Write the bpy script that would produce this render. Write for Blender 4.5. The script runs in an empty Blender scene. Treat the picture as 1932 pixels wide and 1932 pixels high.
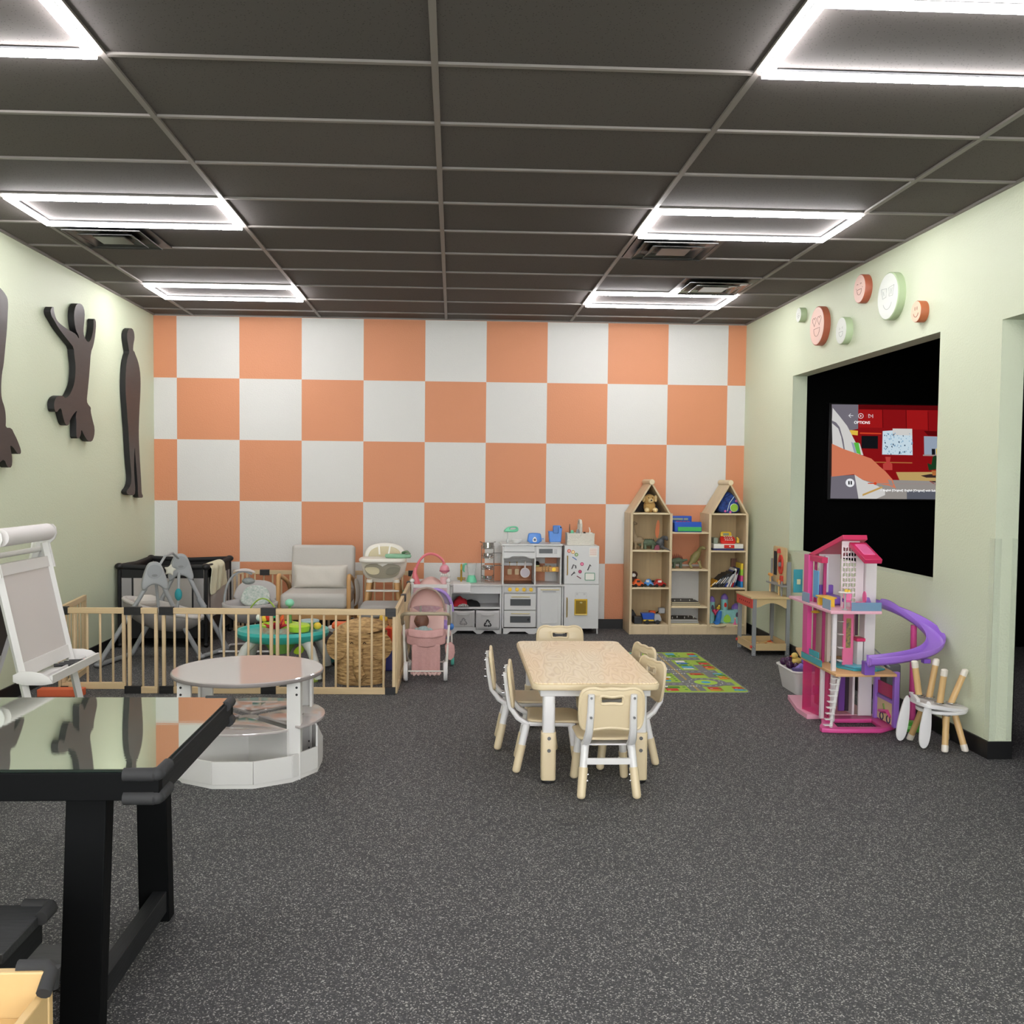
import bpy, bmesh, math, random
from mathutils import Vector, Matrix, Euler
random.seed(7)
sc=bpy.context.scene; COL=sc.collection; R=math.radians; PI=math.pi
# ---------------- camera, world, exposure ----------------
cam=bpy.data.cameras.new('camera'); co=bpy.data.objects.new('camera',cam); COL.objects.link(co)
yaw,pit,rol=.0463,.0452,-.0098
Fv=Vector((math.sin(yaw)*math.cos(pit),math.cos(yaw)*math.cos(pit),-math.sin(pit))); rv=Vector((math.cos(yaw),-math.sin(yaw),0)); dv=Fv.cross(rv)
rr=math.cos(rol)*rv+math.sin(rol)*dv; dd=-math.sin(rol)*rv+math.cos(rol)*dv
mw=Matrix(((rr.x,-dd.x,-Fv.x,0),(rr.y,-dd.y,-Fv.y,0),(rr.z,-dd.z,-Fv.z,1.483),(0,0,0,1)))
co.matrix_world=mw
cam.sensor_width=36; cam.lens=1819.76/1932*36; cam.shift_x=.0141; cam.shift_y=.01016; cam.clip_start=.05; cam.clip_end=60
sc.camera=co
w=bpy.data.worlds.new('world'); sc.world=w; w.use_nodes=True
w.node_tree.nodes['Background'].inputs[0].default_value=(.95,.97,1,1); w.node_tree.nodes['Background'].inputs[1].default_value=5.0
LIGHT=22.5
sc.view_settings.view_transform='Standard'; sc.view_settings.look='None'; sc.view_settings.gamma=1; sc.view_settings.use_curve_mapping=False
sc.view_settings.exposure=1.24
sc.cycles.use_denoising=True; sc.cycles.max_bounces=8; sc.cycles.diffuse_bounces=5; sc.cycles.sample_clamp_indirect=4
# ---------------- helpers ----------------
def lin(c):
    if isinstance(c,str):
        c=c.lstrip('#'); c=[int(c[i:i+2],16)/255 for i in (0,2,4)]
    else: c=[x/255 for x in c]
    return tuple(x/12.92 if x<=.04045 else ((x+.055)/1.055)**2.4 for x in c)+(1,)
MT={}
def mat(name,col,rough=.5,metal=0,bump=0,bscale=60,emit=0,alpha=1,trans=0,ior=1.5,coat=0,var=0,vscale=8,stretch=None,col2=None,spec=.5):
    if name in MT: return MT[name]
    m=bpy.data.materials.new(name); m.use_nodes=True; nt=m.node_tree; p=nt.nodes['Principled BSDF']
    c=lin(col); p.inputs['Base Color'].default_value=c; p.inputs['Roughness'].default_value=rough; p.inputs['Metallic'].default_value=metal
    p.inputs['IOR'].default_value=ior; p.inputs['Specular IOR Level'].default_value=spec
    if coat: p.inputs['Coat Weight'].default_value=coat; p.inputs['Coat Roughness'].default_value=.05
    if emit: p.inputs['Emission Color'].default_value=c; p.inputs['Emission Strength'].default_value=emit
    if trans: p.inputs['Transmission Weight'].default_value=trans
    if alpha<1: p.inputs['Alpha'].default_value=alpha
    tc=None
    if bump or var:
        tc=nt.nodes.new('ShaderNodeTexCoord'); mp=nt.nodes.new('ShaderNodeMapping'); nt.links.new(tc.outputs['Object'],mp.inputs[0])
        if stretch: mp.inputs['Scale'].default_value=stretch
    if bump:
        n=nt.nodes.new('ShaderNodeTexNoise'); n.inputs['Scale'].default_value=bscale; n.inputs['Detail'].default_value=4; nt.links.new(mp.outputs[0],n.inputs[0])
        b=nt.nodes.new('ShaderNodeBump'); b.inputs['Strength'].default_value=bump; b.inputs['Distance'].default_value=.01
        nt.links.new(n.outputs[0],b.inputs['Height']); nt.links.new(b.outputs[0],p.inputs['Normal'])
    if var:
        n=nt.nodes.new('ShaderNodeTexNoise'); n.inputs['Scale'].default_value=vscale; n.inputs['Detail'].default_value=5; n.inputs['Roughness'].default_value=.65; nt.links.new(mp.outputs[0],n.inputs[0])
        r=nt.nodes.new('ShaderNodeValToRGB'); r.color_ramp.elements[0].position=.3; r.color_ramp.elements[1].position=.7
        c2=lin(col2) if col2 else tuple(x*(1-var) for x in c[:3])+(1,)
        r.color_ramp.elements[0].color=c2; r.color_ramp.elements[1].color=c
        nt.links.new(n.outputs[0],r.inputs[0]); nt.links.new(r.outputs[0],p.inputs['Base Color'])
    MT[name]=m; return m
class G:
    def __init__(s): s.bm=bmesh.new()
    def _f(s,vs,idx,m,T=None):
        V=[]
        for v in vs:
            v=Vector(v)
            if T is not None: v=T@v
            V.append(s.bm.verts.new(v))
        for f in idx:
            try: s.bm.faces.new([V[i] for i in f]).material_index=m
            except ValueError: pass
        return V
    def box(s,x0,x1,y0,y1,z0,z1,m=0,T=None):
        s._f([(x0,y0,z0),(x1,y0,z0),(x1,y1,z0),(x0,y1,z0),(x0,y0,z1),(x1,y0,z1),(x1,y1,z1),(x0,y1,z1)],[(3,2,1,0),(4,5,6,7),(0,1,5,4),(1,2,6,5),(2,3,7,6),(3,0,4,7)],m,T); return s
    def cyl(s,a,b,r,r2=None,n=12,m=0,T=None):
        return s.tube([a,b],[r,r if r2 is None else r2],n,m,T)
    def tube(s,pts,r,n=8,m=0,T=None,closed=False,flat=1):
        P=[Vector(p) for p in pts]; k=len(P); rs=r if isinstance(r,(list,tuple)) else [r]*k
        rings=[]; up=None
        for i,p in enumerate(P):
            if closed: d=P[(i+1)%k]-P[i-1]
            else: d=P[min(i+1,k-1)]-P[max(i-1,0)]
            d.normalize()
            if up is None:
                up=Vector((0,0,1)) if abs(d.z)<.9 else Vector((1,0,0))
            x=d.cross(up)
            if x.length<1e-4: x=d.orthogonal()
            x.normalize(); up=x.cross(d).normalized()
            rings.append([p+rs[i]*(math.cos(2*PI*j/n)*x+flat*math.sin(2*PI*j/n)*up) for j in range(n)])
        vs=[v for q in rings for v in q]; idx=[]
        for i in range(k if closed else k-1):
            a=i*n; b=((i+1)%k)*n
            for j in range(n): idx.append((a+j,a+(j+1)%n,b+(j+1)%n,b+j))
        if not closed: idx.append(tuple(range(n))[::-1]); idx.append(tuple((k-1)*n+j for j in range(n)))
        s._f(vs,idx,m,T); return s
    def sph(s,c,r,n=14,m=0,T=None):
        if not isinstance(r,(list,tuple)): r=(r,r,r)
        h=n//2; prof=[]; vs=[(c[0],c[1],c[2]-r[2])]
        for i in range(1,h):
            t=-PI/2+PI*i/h
            for j in range(n): vs.append((c[0]+r[0]*math.cos(t)*math.cos(2*PI*j/n),c[1]+r[1]*math.cos(t)*math.sin(2*PI*j/n),c[2]+r[2]*math.sin(t)))
        vs.append((c[0],c[1],c[2]+r[2])); idx=[]
        for j in range(n): idx.append((0,1+(j+1)%n,1+j))
        for i in range(h-2):
            a=1+i*n
            for j in range(n): idx.append((a+j,a+(j+1)%n,a+n+(j+1)%n,a+n+j))
        L=len(vs)-1; a=1+(h-2)*n
        for j in range(n): idx.append((a+j,a+(j+1)%n,L))
        s._f(vs,idx,m,T); return s
    def lathe(s,prof,c=(0,0,0),n=24,m=0,T=None,sx=1,sy=1):
        vs=[];idx=[]
        for r,z in prof:
            for j in range(n): vs.append((c[0]+sx*r*math.cos(2*PI*j/n),c[1]+sy*r*math.sin(2*PI*j/n),c[2]+z))
        for i in range(len(prof)-1):
            for j in range(n): idx.append((i*n+j,i*n+(j+1)%n,(i+1)*n+(j+1)%n,(i+1)*n+j))
        if prof[0][0]>1e-6: idx.append(tuple(range(n))[::-1])
        if prof[-1][0]>1e-6: idx.append(tuple((len(prof)-1)*n+j for j in range(n)))
        s._f(vs,idx,m,T); return s
    def prism(s,poly,ax,a0,a1,m=0,T=None):
        # ax 'z': poly (x,y); 'y': poly (x,z); 'x': poly (y,z)
        def p(q,a): return {'z':(q[0],q[1],a),'y':(q[0],a,q[1]),'x':(a,q[0],q[1])}[ax]
        n=len(poly); vs=[p(q,a0) for q in poly]+[p(q,a1) for q in poly]
        idx=[tuple(range(n))[::-1],tuple(range(n,2*n))]+[(i,(i+1)%n,n+(i+1)%n,n+i) for i in range(n)]
        s._f(vs,idx,m,T); return s
    def quad(s,pts,m=0,T=None): s._f(pts,[tuple(range(len(pts)))],m,T); return s
    def sheet(s,rows,m=0,T=None,thick=0):
        k=len(rows[0]); vs=[p for r in rows for p in r]
        idx=[(i*k+j,i*k+j+1,(i+1)*k+j+1,(i+1)*k+j) for i in range(len(rows)-1) for j in range(k-1)]
        s._f(vs,idx,m,T); return s
    def plate(s,outs,th,M=None,m=0,bev=0,res=1):
        """filled outline(s), first is outer, others are holes; lies in local xy, thickness along z centred"""
        cu=bpy.data.curves.new('tmp','CURVE'); cu.dimensions='2D'; cu.fill_mode='BOTH'; cu.extrude=max(th/2-bev,0); cu.bevel_depth=bev; cu.bevel_resolution=res; cu.offset=-bev
        for o in outs:
            sp=cu.splines.new('POLY'); sp.points.add(len(o)-1); sp.use_cyclic_u=True
            for i,q in enumerate(o): sp.points[i].co=(q[0],q[1],0,1)
        ob=bpy.data.objects.new('tmp',cu); me=bpy.data.meshes.new_from_object(ob)
        n0=len(s.bm.faces); 
        if M is not None: me.transform(M)
        for p in me.polygons: p.material_index=m
        s.bm.from_mesh(me); bpy.data.objects.remove(ob); bpy.data.curves.remove(cu); bpy.data.meshes.remove(me); return s
    def obj(s,name,mats,parent=None,w=False,bevel=0,sub=0,ang=38,solid=0,weld=True,flat=False,label=None,bs=2):
        bm=s.bm
        if weld: bmesh.ops.remove_doubles(bm,verts=bm.verts,dist=1e-5)
        bmesh.ops.recalc_face_normals(bm,faces=bm.faces)
        me=bpy.data.meshes.new(name); bm.to_mesh(me); bm.free()
        for x in (mats if isinstance(mats,(list,tuple)) else [mats]): me.materials.append(x)
        if not flat:
            me.shade_smooth(); me.set_sharp_from_angle(angle=R(ang))
        o=bpy.data.objects.new(name,me); COL.objects.link(o)
        if parent is not None:
            o.parent=parent
            if w:
                r=parent
                while r.parent: r=r.parent
                me.transform(r.matrix_basis.inverted())
        if solid:
            q=o.modifiers.new('s','SOLIDIFY'); q.thickness=solid; q.offset=0
        if sub:
            q=o.modifiers.new('u','SUBSURF'); q.levels=sub; q.render_levels=sub
        if bevel:
            q=o.modifiers.new('b','BEVEL'); q.width=bevel; q.segments=bs; q.limit_method='ANGLE'; q.angle_limit=R(40)
        if label: o['label']=label
        return o
def ell(cx,cy,rx,ry=None,n=24,a0=0,a1=2*PI):
    ry=rx if ry is None else ry
    e=0 if abs(a1-a0-2*PI)<1e-6 else 1
    return [(cx+rx*math.cos(a0+(a1-a0)*i/(n-e)),cy+ry*math.sin(a0+(a1-a0)*i/(n-e))) for i in range(n)]
def rrect(x0,x1,y0,y1,r,n=5):
    o=[]
    for cx,cy,a in ((x1-r,y1-r,0),(x0+r,y1-r,90),(x0+r,y0+r,180),(x1-r,y0+r,270)):
        o+=[(cx+r*math.cos(R(a+90*i/n)),cy+r*math.sin(R(a+90*i/n))) for i in range(n+1)]
    return o
def smooth(p,it=1,closed=True):
    for _ in range(it):
        q=[];n=len(p)
        for i in range(n if closed else n-1):
            a=p[i];b=p[(i+1)%n]
            q+=[tuple(.75*x+.25*y for x,y in zip(a,b)),tuple(.25*x+.75*y for x,y in zip(a,b))]
        p=q if closed else [p[0]]+q+[p[-1]]
    return p
def tag(o,label,cat,group=None):
    o['label']=label; o['category']=cat
    if group: o['group']=group
    return o
def thing(name,label,cat,loc=(0,0,0),rot=0,group=None):
    o=bpy.data.objects.new(name,None); COL.objects.link(o); o.location=loc; o.rotation_euler=(0,0,rot); o.empty_display_size=.1
    return tag(o,label,cat,group)
def struct(o): o['kind']='structure'; return o
def dup(root,loc=None,rot=None,label=None,group=None):
    def cp(o,par):
        c=o.copy(); COL.objects.link(c); c.parent=par
        for ch in list(o.children): cp(ch,c)
        return c
    r=cp(root,None)
    if loc: r.location=loc
    if rot is not None: r.rotation_euler=(0,0,rot)
    if label: r['label']=label
    if group: r['group']=group
    return r
def TR(loc=(0,0,0),rot=(0,0,0),sc_=(1,1,1)): return Matrix.LocRotScale(Vector(loc),Euler([R(a) for a in rot]),Vector(sc_))
PX=Matrix(((0,0,1,0),(1,0,0,0),(0,1,0,0),(0,0,0,1)))   # plate xy -> world (y,z), thickness x
PY=Matrix(((1,0,0,0),(0,0,-1,0),(0,1,0,0),(0,0,0,1)))  # plate xy -> world (x,z), thickness y
def text(s,size,col,loc,rot,parent=None,name='lettering',ext=.0004,align='LEFT',M=None):
    c=bpy.data.curves.new(name,'FONT'); c.body=s; c.size=size; c.extrude=ext; c.align_x=align; c.align_y='CENTER'
    t=bpy.data.objects.new('tmp',c); me=bpy.data.meshes.new_from_object(t); bpy.data.objects.remove(t); bpy.data.curves.remove(c)
    me.name=name; me.materials.clear(); me.materials.append(col)
    o=bpy.data.objects.new(name,me); COL.objects.link(o); me.transform(TR(loc,rot))
    if parent: 
        o.parent=parent; r=parent
        while r.parent: r=r.parent
        me.transform(r.matrix_basis.inverted())
    return o
# ---------------- shared materials ----------------
white=mat('white_paint','#dcdad8',.35); wplas=mat('white_plastic','#dedcdc',.3,spec=.5)
pine=mat('pale_pine','#d9bf98',.5,var=.2,vscale=9,stretch=(1,1,.12)); pineh=mat('pine_rail','#d8bd93',.5,var=.22,vscale=9,stretch=(.15,1,1.4)); piney=mat('pine_rail_deep','#d8bd93',.5,var=.22,vscale=9,stretch=(1,.15,1.4))
birch=mat('birch_ply','#d2b17c',.4,var=.12,vscale=5,stretch=(1,1,.25)); black=mat('black_plastic','#141314',.45); rubber=mat('soft_black_foam','#2b2b2d',.75)
gold=mat('brushed_gold','#c6a13a',.3,.9); chrome=mat('chrome','#c8c8c8',.15,1); steel=mat('grey_metal','#8f9194',.4,.3); beige=mat('beige_plastic','#d8c6a4',.35)
dark=mat('dark_glass','#3a3c3c',.1); greyp=mat('grey_plastic','#a9abad',.4)
# ---------------- room shell ----------------
XL,XR,YB,H=-2.9,2.895,9.52,3.03
def wallmat(name,col,checker=False):
    m=mat(name,col,.55,bump=.25,bscale=85)
    if checker:
        nt=m.node_tree; p=nt.nodes['Principled BSDF']; tc=nt.nodes.new('ShaderNodeTexCoord'); sx=nt.nodes.new('ShaderNodeSeparateXYZ'); nt.links.new(tc.outputs['Object'],sx.inputs[0])
        def mth(op,a,b=None):
            n=nt.nodes.new('ShaderNodeMath'); n.operation=op
            for i,v in enumerate((a,b)):
                if v is None: continue
                if isinstance(v,(int,float)): n.inputs[i].default_value=v
                else: nt.links.new(v,n.inputs[i])
            return n.outputs[0]
        ix=mth('FLOOR',mth('DIVIDE',mth('ADD',sx.outputs[0],2.68+.5994*4),.5994)); iz=mth('FLOOR',mth('DIVIDE',mth('ADD',sx.outputs[2],-2.43+.594*6),.594))
        par=mth('MODULO',mth('ADD',ix,iz),2.0)
        mx=nt.nodes.new('ShaderNodeMix'); mx.data_type='RGBA'; nt.links.new(par,mx.inputs['Factor'])
        mx.inputs[6].default_value=lin('#d0cfcb'); mx.inputs[7].default_value=lin('#cd8861')
        nt.links.new(mx.outputs[2],p.inputs['Base Color'])
    return m
green=wallmat('sage_green_wall_paint','#d0d8be'); chk=wallmat('orange_white_checker_paint','#d0cfcb',True)
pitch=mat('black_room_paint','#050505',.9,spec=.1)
struct(G().box(XL-.1,XR+.125,YB,YB+.1,0,H+.05).obj('wall_back',chk,flat=True))
struct(G().box(XL-.1,XL,-4,YB,0,H+.05).obj('wall_left',green,flat=True))
struct(G().box(XL-.1,XR+.125,-4.1,-4,0,.35).box(XL-.1,XR+.125,-4.1,-4,2.6,H+.05).box(XL-.1,-2.5,-4.1,-4,.35,2.6).box(2.5,XR+.125,-4.1,-4,.35,2.6).obj('wall_front',white,flat=True,weld=False))  # unseen wall behind the camera, opened wide to let in fill daylight
g=G()
for x in (-2.5,-.83,.83,2.46): g.box(x,x+.04,-4.08,-4.02,.35,2.6)
g.box(-2.5,2.5,-4.08,-4.02,.35,.4).box(-2.5,2.5,-4.08,-4.02,2.55,2.6); struct(g.obj('added_window_1',black,flat=True,weld=False))  # added window, out of view, so world light lifts the lower room
g=G(); WT=.125; wy0,wy1,wz0,wz1=5.67,8.17,.89,2.385; dy0,dy1,dz=3.95,5.016,2.35
g.box(XR,XR+WT,wy1,YB,0,H+.05).box(XR,XR+WT,dy1,wy0,0,H+.05).box(XR,XR+WT,wy0,wy1,0,wz0).box(XR,XR+WT,wy0,wy1,wz1,H+.05).box(XR,XR+WT,dy0,dy1,dz,H+.05).box(XR,XR+WT,-4,dy0,0,H+.05)
struct(g.obj('wall_right',green,flat=True,weld=False))
fm=mat('speckled_rubber_floor','#444446',.7,spec=.35)
nt=fm.node_tree; p=nt.nodes['Principled BSDF']; tc=nt.nodes.new('ShaderNodeTexCoord')
vo=nt.nodes.new('ShaderNodeTexVoronoi'); vo.inputs['Scale'].default_value=260; nt.links.new(tc.outputs['Object'],vo.inputs['Vector'])
sep=nt.nodes.new('ShaderNodeSeparateColor'); nt.links.new(vo.outputs['Color'],sep.inputs[0])
rp=nt.nodes.new('ShaderNodeValToRGB'); e=rp.color_ramp.elements; e[0].position=.0; e[0].color=lin('#343437'); e[1].position=1; e[1].color=lin('#b4b2b0')
q=e.new(.62); q.color=lin('#444446'); q=e.new(.84); q.color=lin('#5c5c5d'); q=e.new(.93); q.color=lin('#96948f')
nt.links.new(sep.outputs[0],rp.inputs[0]); nt.links.new(rp.outputs[0],p.inputs['Base Color'])
ns=nt.nodes.new('ShaderNodeTexNoise'); ns.inputs['Scale'].default_value=180; nt.links.new(tc.outputs['Object'],ns.inputs[0]); bp=nt.nodes.new('ShaderNodeBump'); bp.inputs['Strength'].default_value=.3; bp.inputs['Distance'].default_value=.004
nt.links.new(ns.outputs[0],bp.inputs['Height']); nt.links.new(bp.outputs[0],p.inputs['Normal'])
struct(G().box(XL-.1,6,-4.1,YB+.1,-.1,0).obj('floor',fm,flat=True))
# ceiling: dark acoustic tiles in a grid
cm=mat('charcoal_ceiling_tile','#4c4846',.85,spec=.2)
nt=cm.node_tree; p=nt.nodes['Principled BSDF']; tc=nt.nodes.new('ShaderNodeTexCoord')
mp=nt.nodes.new('ShaderNodeMapping'); mp.inputs['Location'].default_value=(.081/1.2192,-3.694/.6096,0); mp.inputs['Scale'].default_value=(1/1.2192,1/.6096,1); nt.links.new(tc.outputs['Object'],mp.inputs[0])
sp=nt.nodes.new('ShaderNodeSeparateXYZ'); nt.links.new(mp.outputs[0],sp.inputs[0]); cb=nt.nodes.new('ShaderNodeCombineXYZ')
for i in (0,1):
    f=nt.nodes.new('ShaderNodeMath'); f.operation='FLOOR'; nt.links.new(sp.outputs[i],f.inputs[0]); nt.links.new(f.outputs[0],cb.inputs[i])
wn=nt.nodes.new('ShaderNodeTexWhiteNoise'); nt.links.new(cb.outputs[0],wn.inputs[0])
r1=nt.nodes.new('ShaderNodeValToRGB'); r1.color_ramp.elements[0].color=lin('#5b5654'); r1.color_ramp.elements[1].color=lin('#67615e'); nt.links.new(wn.outputs[0],r1.inputs[0])
vo=nt.nodes.new('ShaderNodeTexVoronoi'); vo.inputs['Scale'].default_value=75; nt.links.new(tc.outputs['Object'],vo.inputs['Vector'])
r2=nt.nodes.new('ShaderNodeValToRGB'); r2.color_ramp.elements[0].position=.12; r2.color_ramp.elements[0].color=(.3,.3,.3,1); r2.color_ramp.elements[1].position=.22; nt.links.new(vo.outputs['Distance'],r2.inputs[0])
mx=nt.nodes.new('ShaderNodeMix'); mx.data_type='RGBA'; mx.blend_type='MULTIPLY'; mx.inputs['Factor'].default_value=.8; nt.links.new(r1.outputs[0],mx.inputs[6]); nt.links.new(r2.outputs[0],mx.inputs[7]); nt.links.new(mx.outputs[2],p.inputs['Base Color'])
struct(G().box(XL,XR,-4,YB,H+.008,H+.05).obj('ceiling',cm,flat=True))
g=G(); CX=[-.081+1.2192*k for k in range(-2,3)]; CY=[3.694+.6096*k for k in range(-12,10)]
for x in CX: g.box(x-.013,x+.013,-4,YB,H-.003,H+.02)
for y in CY:
    for a,b in zip([XL]+CX,CX+[XR]): g.box(a+.013,b-.013,y-.011,y+.011,H-.002,H+.02)
for x in (XL,XR-.02): g.box(x,x+.02,-4,YB,H-.004,H+.02)
g.box(XL,XR,YB-.02,YB,H-.004,H+.02)
struct(g.obj('ceiling_grid',mat('grey_grid_bar','#827c78',.5),flat=True,weld=False))
bb=mat('black_vinyl_baseboard','#0c0c0d',.5)
struct(G().box(XL,XL+.012,-4,YB,0,.095).obj('baseboard_left',bb)); struct(G().box(XL+.012,XR-.012,YB-.012,YB,0,.095).obj('baseboard_back',bb))
struct(G().box(XR-.012,XR,dy1-.012,YB-.012,0,.095).box(XR,XR+WT,dy1-.012,dy1,0,.095).obj('baseboard_right',bb)); struct(G().box(XR-.012,XR,-4,dy0,0,.095).obj('baseboard_near',bb))
# dark room beyond the openings
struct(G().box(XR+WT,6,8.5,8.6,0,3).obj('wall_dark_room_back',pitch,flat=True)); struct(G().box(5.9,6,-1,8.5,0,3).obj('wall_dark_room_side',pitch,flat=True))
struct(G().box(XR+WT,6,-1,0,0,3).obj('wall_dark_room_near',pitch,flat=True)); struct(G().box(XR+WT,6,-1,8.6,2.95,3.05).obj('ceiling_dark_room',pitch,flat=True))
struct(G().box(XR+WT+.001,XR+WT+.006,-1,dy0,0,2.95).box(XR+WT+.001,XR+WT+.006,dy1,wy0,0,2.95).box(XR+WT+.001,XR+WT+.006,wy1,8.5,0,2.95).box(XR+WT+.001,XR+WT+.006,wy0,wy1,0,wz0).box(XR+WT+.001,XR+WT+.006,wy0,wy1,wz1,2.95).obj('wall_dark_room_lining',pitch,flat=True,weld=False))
# clear corner guards on the doorway corner
clear=mat('clear_acrylic','#dfe6d6',.08,alpha=.16)
struct(G().box(XR-.003,XR-.001,dy1-.003,dy1+.045,.1,1.19).box(XR-.003,XR+.035,dy1-.003,dy1-.001,.1,1.19).obj('trim_1',clear)); struct(G().box(XR+WT-.03,XR+WT,dy1-.003,dy1-.001,.1,1.19).obj('trim_2',clear))
# ---------------- ceiling lights ----------------
lum=bpy.data.materials.new('led_strip_glow'); lum.use_nodes=True; nt=lum.node_tree; nt.nodes.clear(); o_=nt.nodes.new('ShaderNodeOutputMaterial'); em=nt.nodes.new('ShaderNodeEmission'); em.inputs[0].default_value=(1,.975,.985,1); em.inputs[1].default_value=LIGHT; nt.links.new(em.outputs[0],o_.inputs[0])
def light_frame():
    t=thing('ceiling_light','','light')
    a,b,s=1.2192/2-.016,.6096/2-.014,.028
    for x0,x1,y0,y1 in ((-a,a,-b,-b+s),(-a,a,b-s,b),(-a,-a+s,-b+s,b-s),(a-s,a,-b+s,b-s)):
        G().box(x0,x1,y0,y1,-.025,-.004).obj('light_strip',lum,t,bevel=.004)
    G().box(-a,a,-b,-b+s,-.004,.004).box(-a,a,b-s,b,-.004,.004).box(-a,-a+s,-b+s,b-s,-.004,.004).box(a-s,a,-b+s,b-s,-.004,.004).obj('backing_frame',steel,t,weld=False)
    return t
spots=[(-1.5,-1,'nearest on the left, cut by the top left picture corner'),(1.5,-1,'large, nearest on the right, cut by the top right corner'),(-1.5,3,'second from the back wall, in front of the left vent'),(1.5,3,'second from the back wall, in front of the right vent'),(-1.5,7,'on the left, closest to the checkered wall'),(1.5,7,'on the right, closest to the checkered wall')]+[(x,y,'outside the picture, %s of the %s row behind the camera'%(n_,m_)) for y,m_ in ((-5,'first'),(-9,'second')) for x,n_ in ((-1.5,'left'),(0,'middle'),(1.5,'right'))]  # frames behind the camera are unseen; the middle pair is added for more light
L0=light_frame()
for i,(cx,ry,d) in enumerate(spots):
    o=L0 if i==0 else dup(L0)
    o.location=(-.081+1.2192*cx,3.694+.6096*(ry+.5),H); o['label']='LED frame light '+d; o['group']='LED frame lights on the ceiling'
# vents
vb=mat('vent_black','#131313',.4)
def vent(x,y,m,label):
    t=thing('ceiling_vent',label,'vent',(x,y,H),group='square ceiling air vents')
    G().box(-.29,.29,-.29,.29,-.004,.004).obj('vent_plate',vb,t)
    for k,(r,z) in enumerate(((.24,-.022),(.17,-.03))):
        g=G()
        r2=r-.05
        for a in range(4):
            T=TR(rot=(0,0,90*a)); g.quad([(-r,-r,z),(r,-r,z),(r2,-r2,z+.02),(-r2,-r2,z+.02)],T=T); g.quad([(-r,-r,z),(r,-r,z),(r,-r,z-.006),(-r,-r,z-.006)],T=T)
        g.obj('louver',m,t,solid=.002)
    G().box(-.1,.1,-.1,.1,-.03,-.022).obj('centre_plate',m,t,bevel=.004)
vm=mat('vent_grey_metal','#4a4a49',.35,.5); vs_=mat('vent_shiny_metal','#8d8f8f',.18,.95)
y0=3.694+.6096*4.5
vent(-2.21,y0,vm,'dark square air vent in the ceiling behind the left LED frame light'); vent(1.45,y0,vm,'dark square air vent in the ceiling behind the right LED frame light'); vent(2.05,3.694+.6096*6.5,vs_,'shiny metal air vent beside the LED light nearest the checkered wall')
# ---------------- wall silhouettes and smiley discs ----------------
F1=[(6.273, 2.64), (6.309, 2.626), (6.344, 2.604), (6.352, 2.564), (6.341, 2.479), (6.329, 2.394), (6.309, 2.308), (6.294, 2.239), (6.278, 2.171), (6.255, 2.119), (6.242, 2.051), (6.24, 1.985), (6.253, 1.945), (6.279, 1.914), (6.296, 1.873), (6.3, 1.824), (6.294, 1.777), (6.376, 1.78), (6.413, 1.745), (6.45, 1.713), (6.487, 1.671), (6.511, 1.637), (6.504, 1.615), (6.462, 1.614), (6.391, 1.661), (6.354, 1.668), (6.361, 1.641), (6.384, 1.583), (6.373, 1.525), (6.314, 1.524), (6.27, 1.58), (6.207, 1.554), (6.101, 1.504), (5.966, 1.439), (5.887, 1.471), (5.969, 1.55), (6.021, 1.647), (6.008, 1.75), (5.962, 1.867), (5.935, 2.021), (5.954, 2.133), (5.909, 2.237), (5.804, 2.329), (5.732, 2.431), (5.777, 2.461), (5.867, 2.401), (5.976, 2.34), (6.076, 2.371), (6.095, 2.454), (6.073, 2.546), (6.117, 2.618), (6.204, 2.659)]
F2=[(7.52, 2.784), (7.603, 2.782), (7.642, 2.733), (7.629, 2.661), (7.609, 2.597), (7.618, 2.549), (7.693, 2.509), (7.753, 2.532), (7.799, 2.596), (7.823, 2.661), (7.819, 2.71), (7.852, 2.72), (7.877, 2.69), (7.855, 2.594), (7.814, 2.505), (7.756, 2.441), (7.737, 2.341), (7.713, 2.236), (7.683, 2.131), (7.66, 2.052), (7.702, 2.025), (7.749, 2.011), (7.74, 1.982), (7.782, 1.912), (7.826, 1.852), (7.813, 1.789), (7.761, 1.742), (7.674, 1.747), (7.599, 1.79), (7.548, 1.833), (7.536, 1.787), (7.504, 1.761), (7.455, 1.756), (7.449, 1.813), (7.453, 1.883), (7.442, 1.931), (7.473, 1.973), (7.396, 1.936), (7.333, 1.89), (7.3, 1.843), (7.242, 1.851), (7.2, 1.906), (7.173, 1.966), (7.13, 1.954), (7.1, 1.93), (7.056, 1.936), (7.044, 1.99), (7.075, 2.03), (7.133, 2.051), (7.204, 2.057), (7.251, 2.039), (7.325, 2.07), (7.376, 2.113), (7.422, 2.167), (7.444, 2.238), (7.449, 2.307), (7.428, 2.374), (7.414, 2.436), (7.335, 2.464), (7.239, 2.498), (7.134, 2.539), (7.06, 2.583), (7.017, 2.604), (7.0, 2.638), (7.03, 2.668), (7.058, 2.673), (7.061, 2.644), (7.09, 2.602), (7.135, 2.577), (7.265, 2.556), (7.374, 2.547), (7.462, 2.541), (7.526, 2.51), (7.508, 2.542), (7.463, 2.565), (7.434, 2.62), (7.426, 2.687), (7.455, 2.751)]
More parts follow.
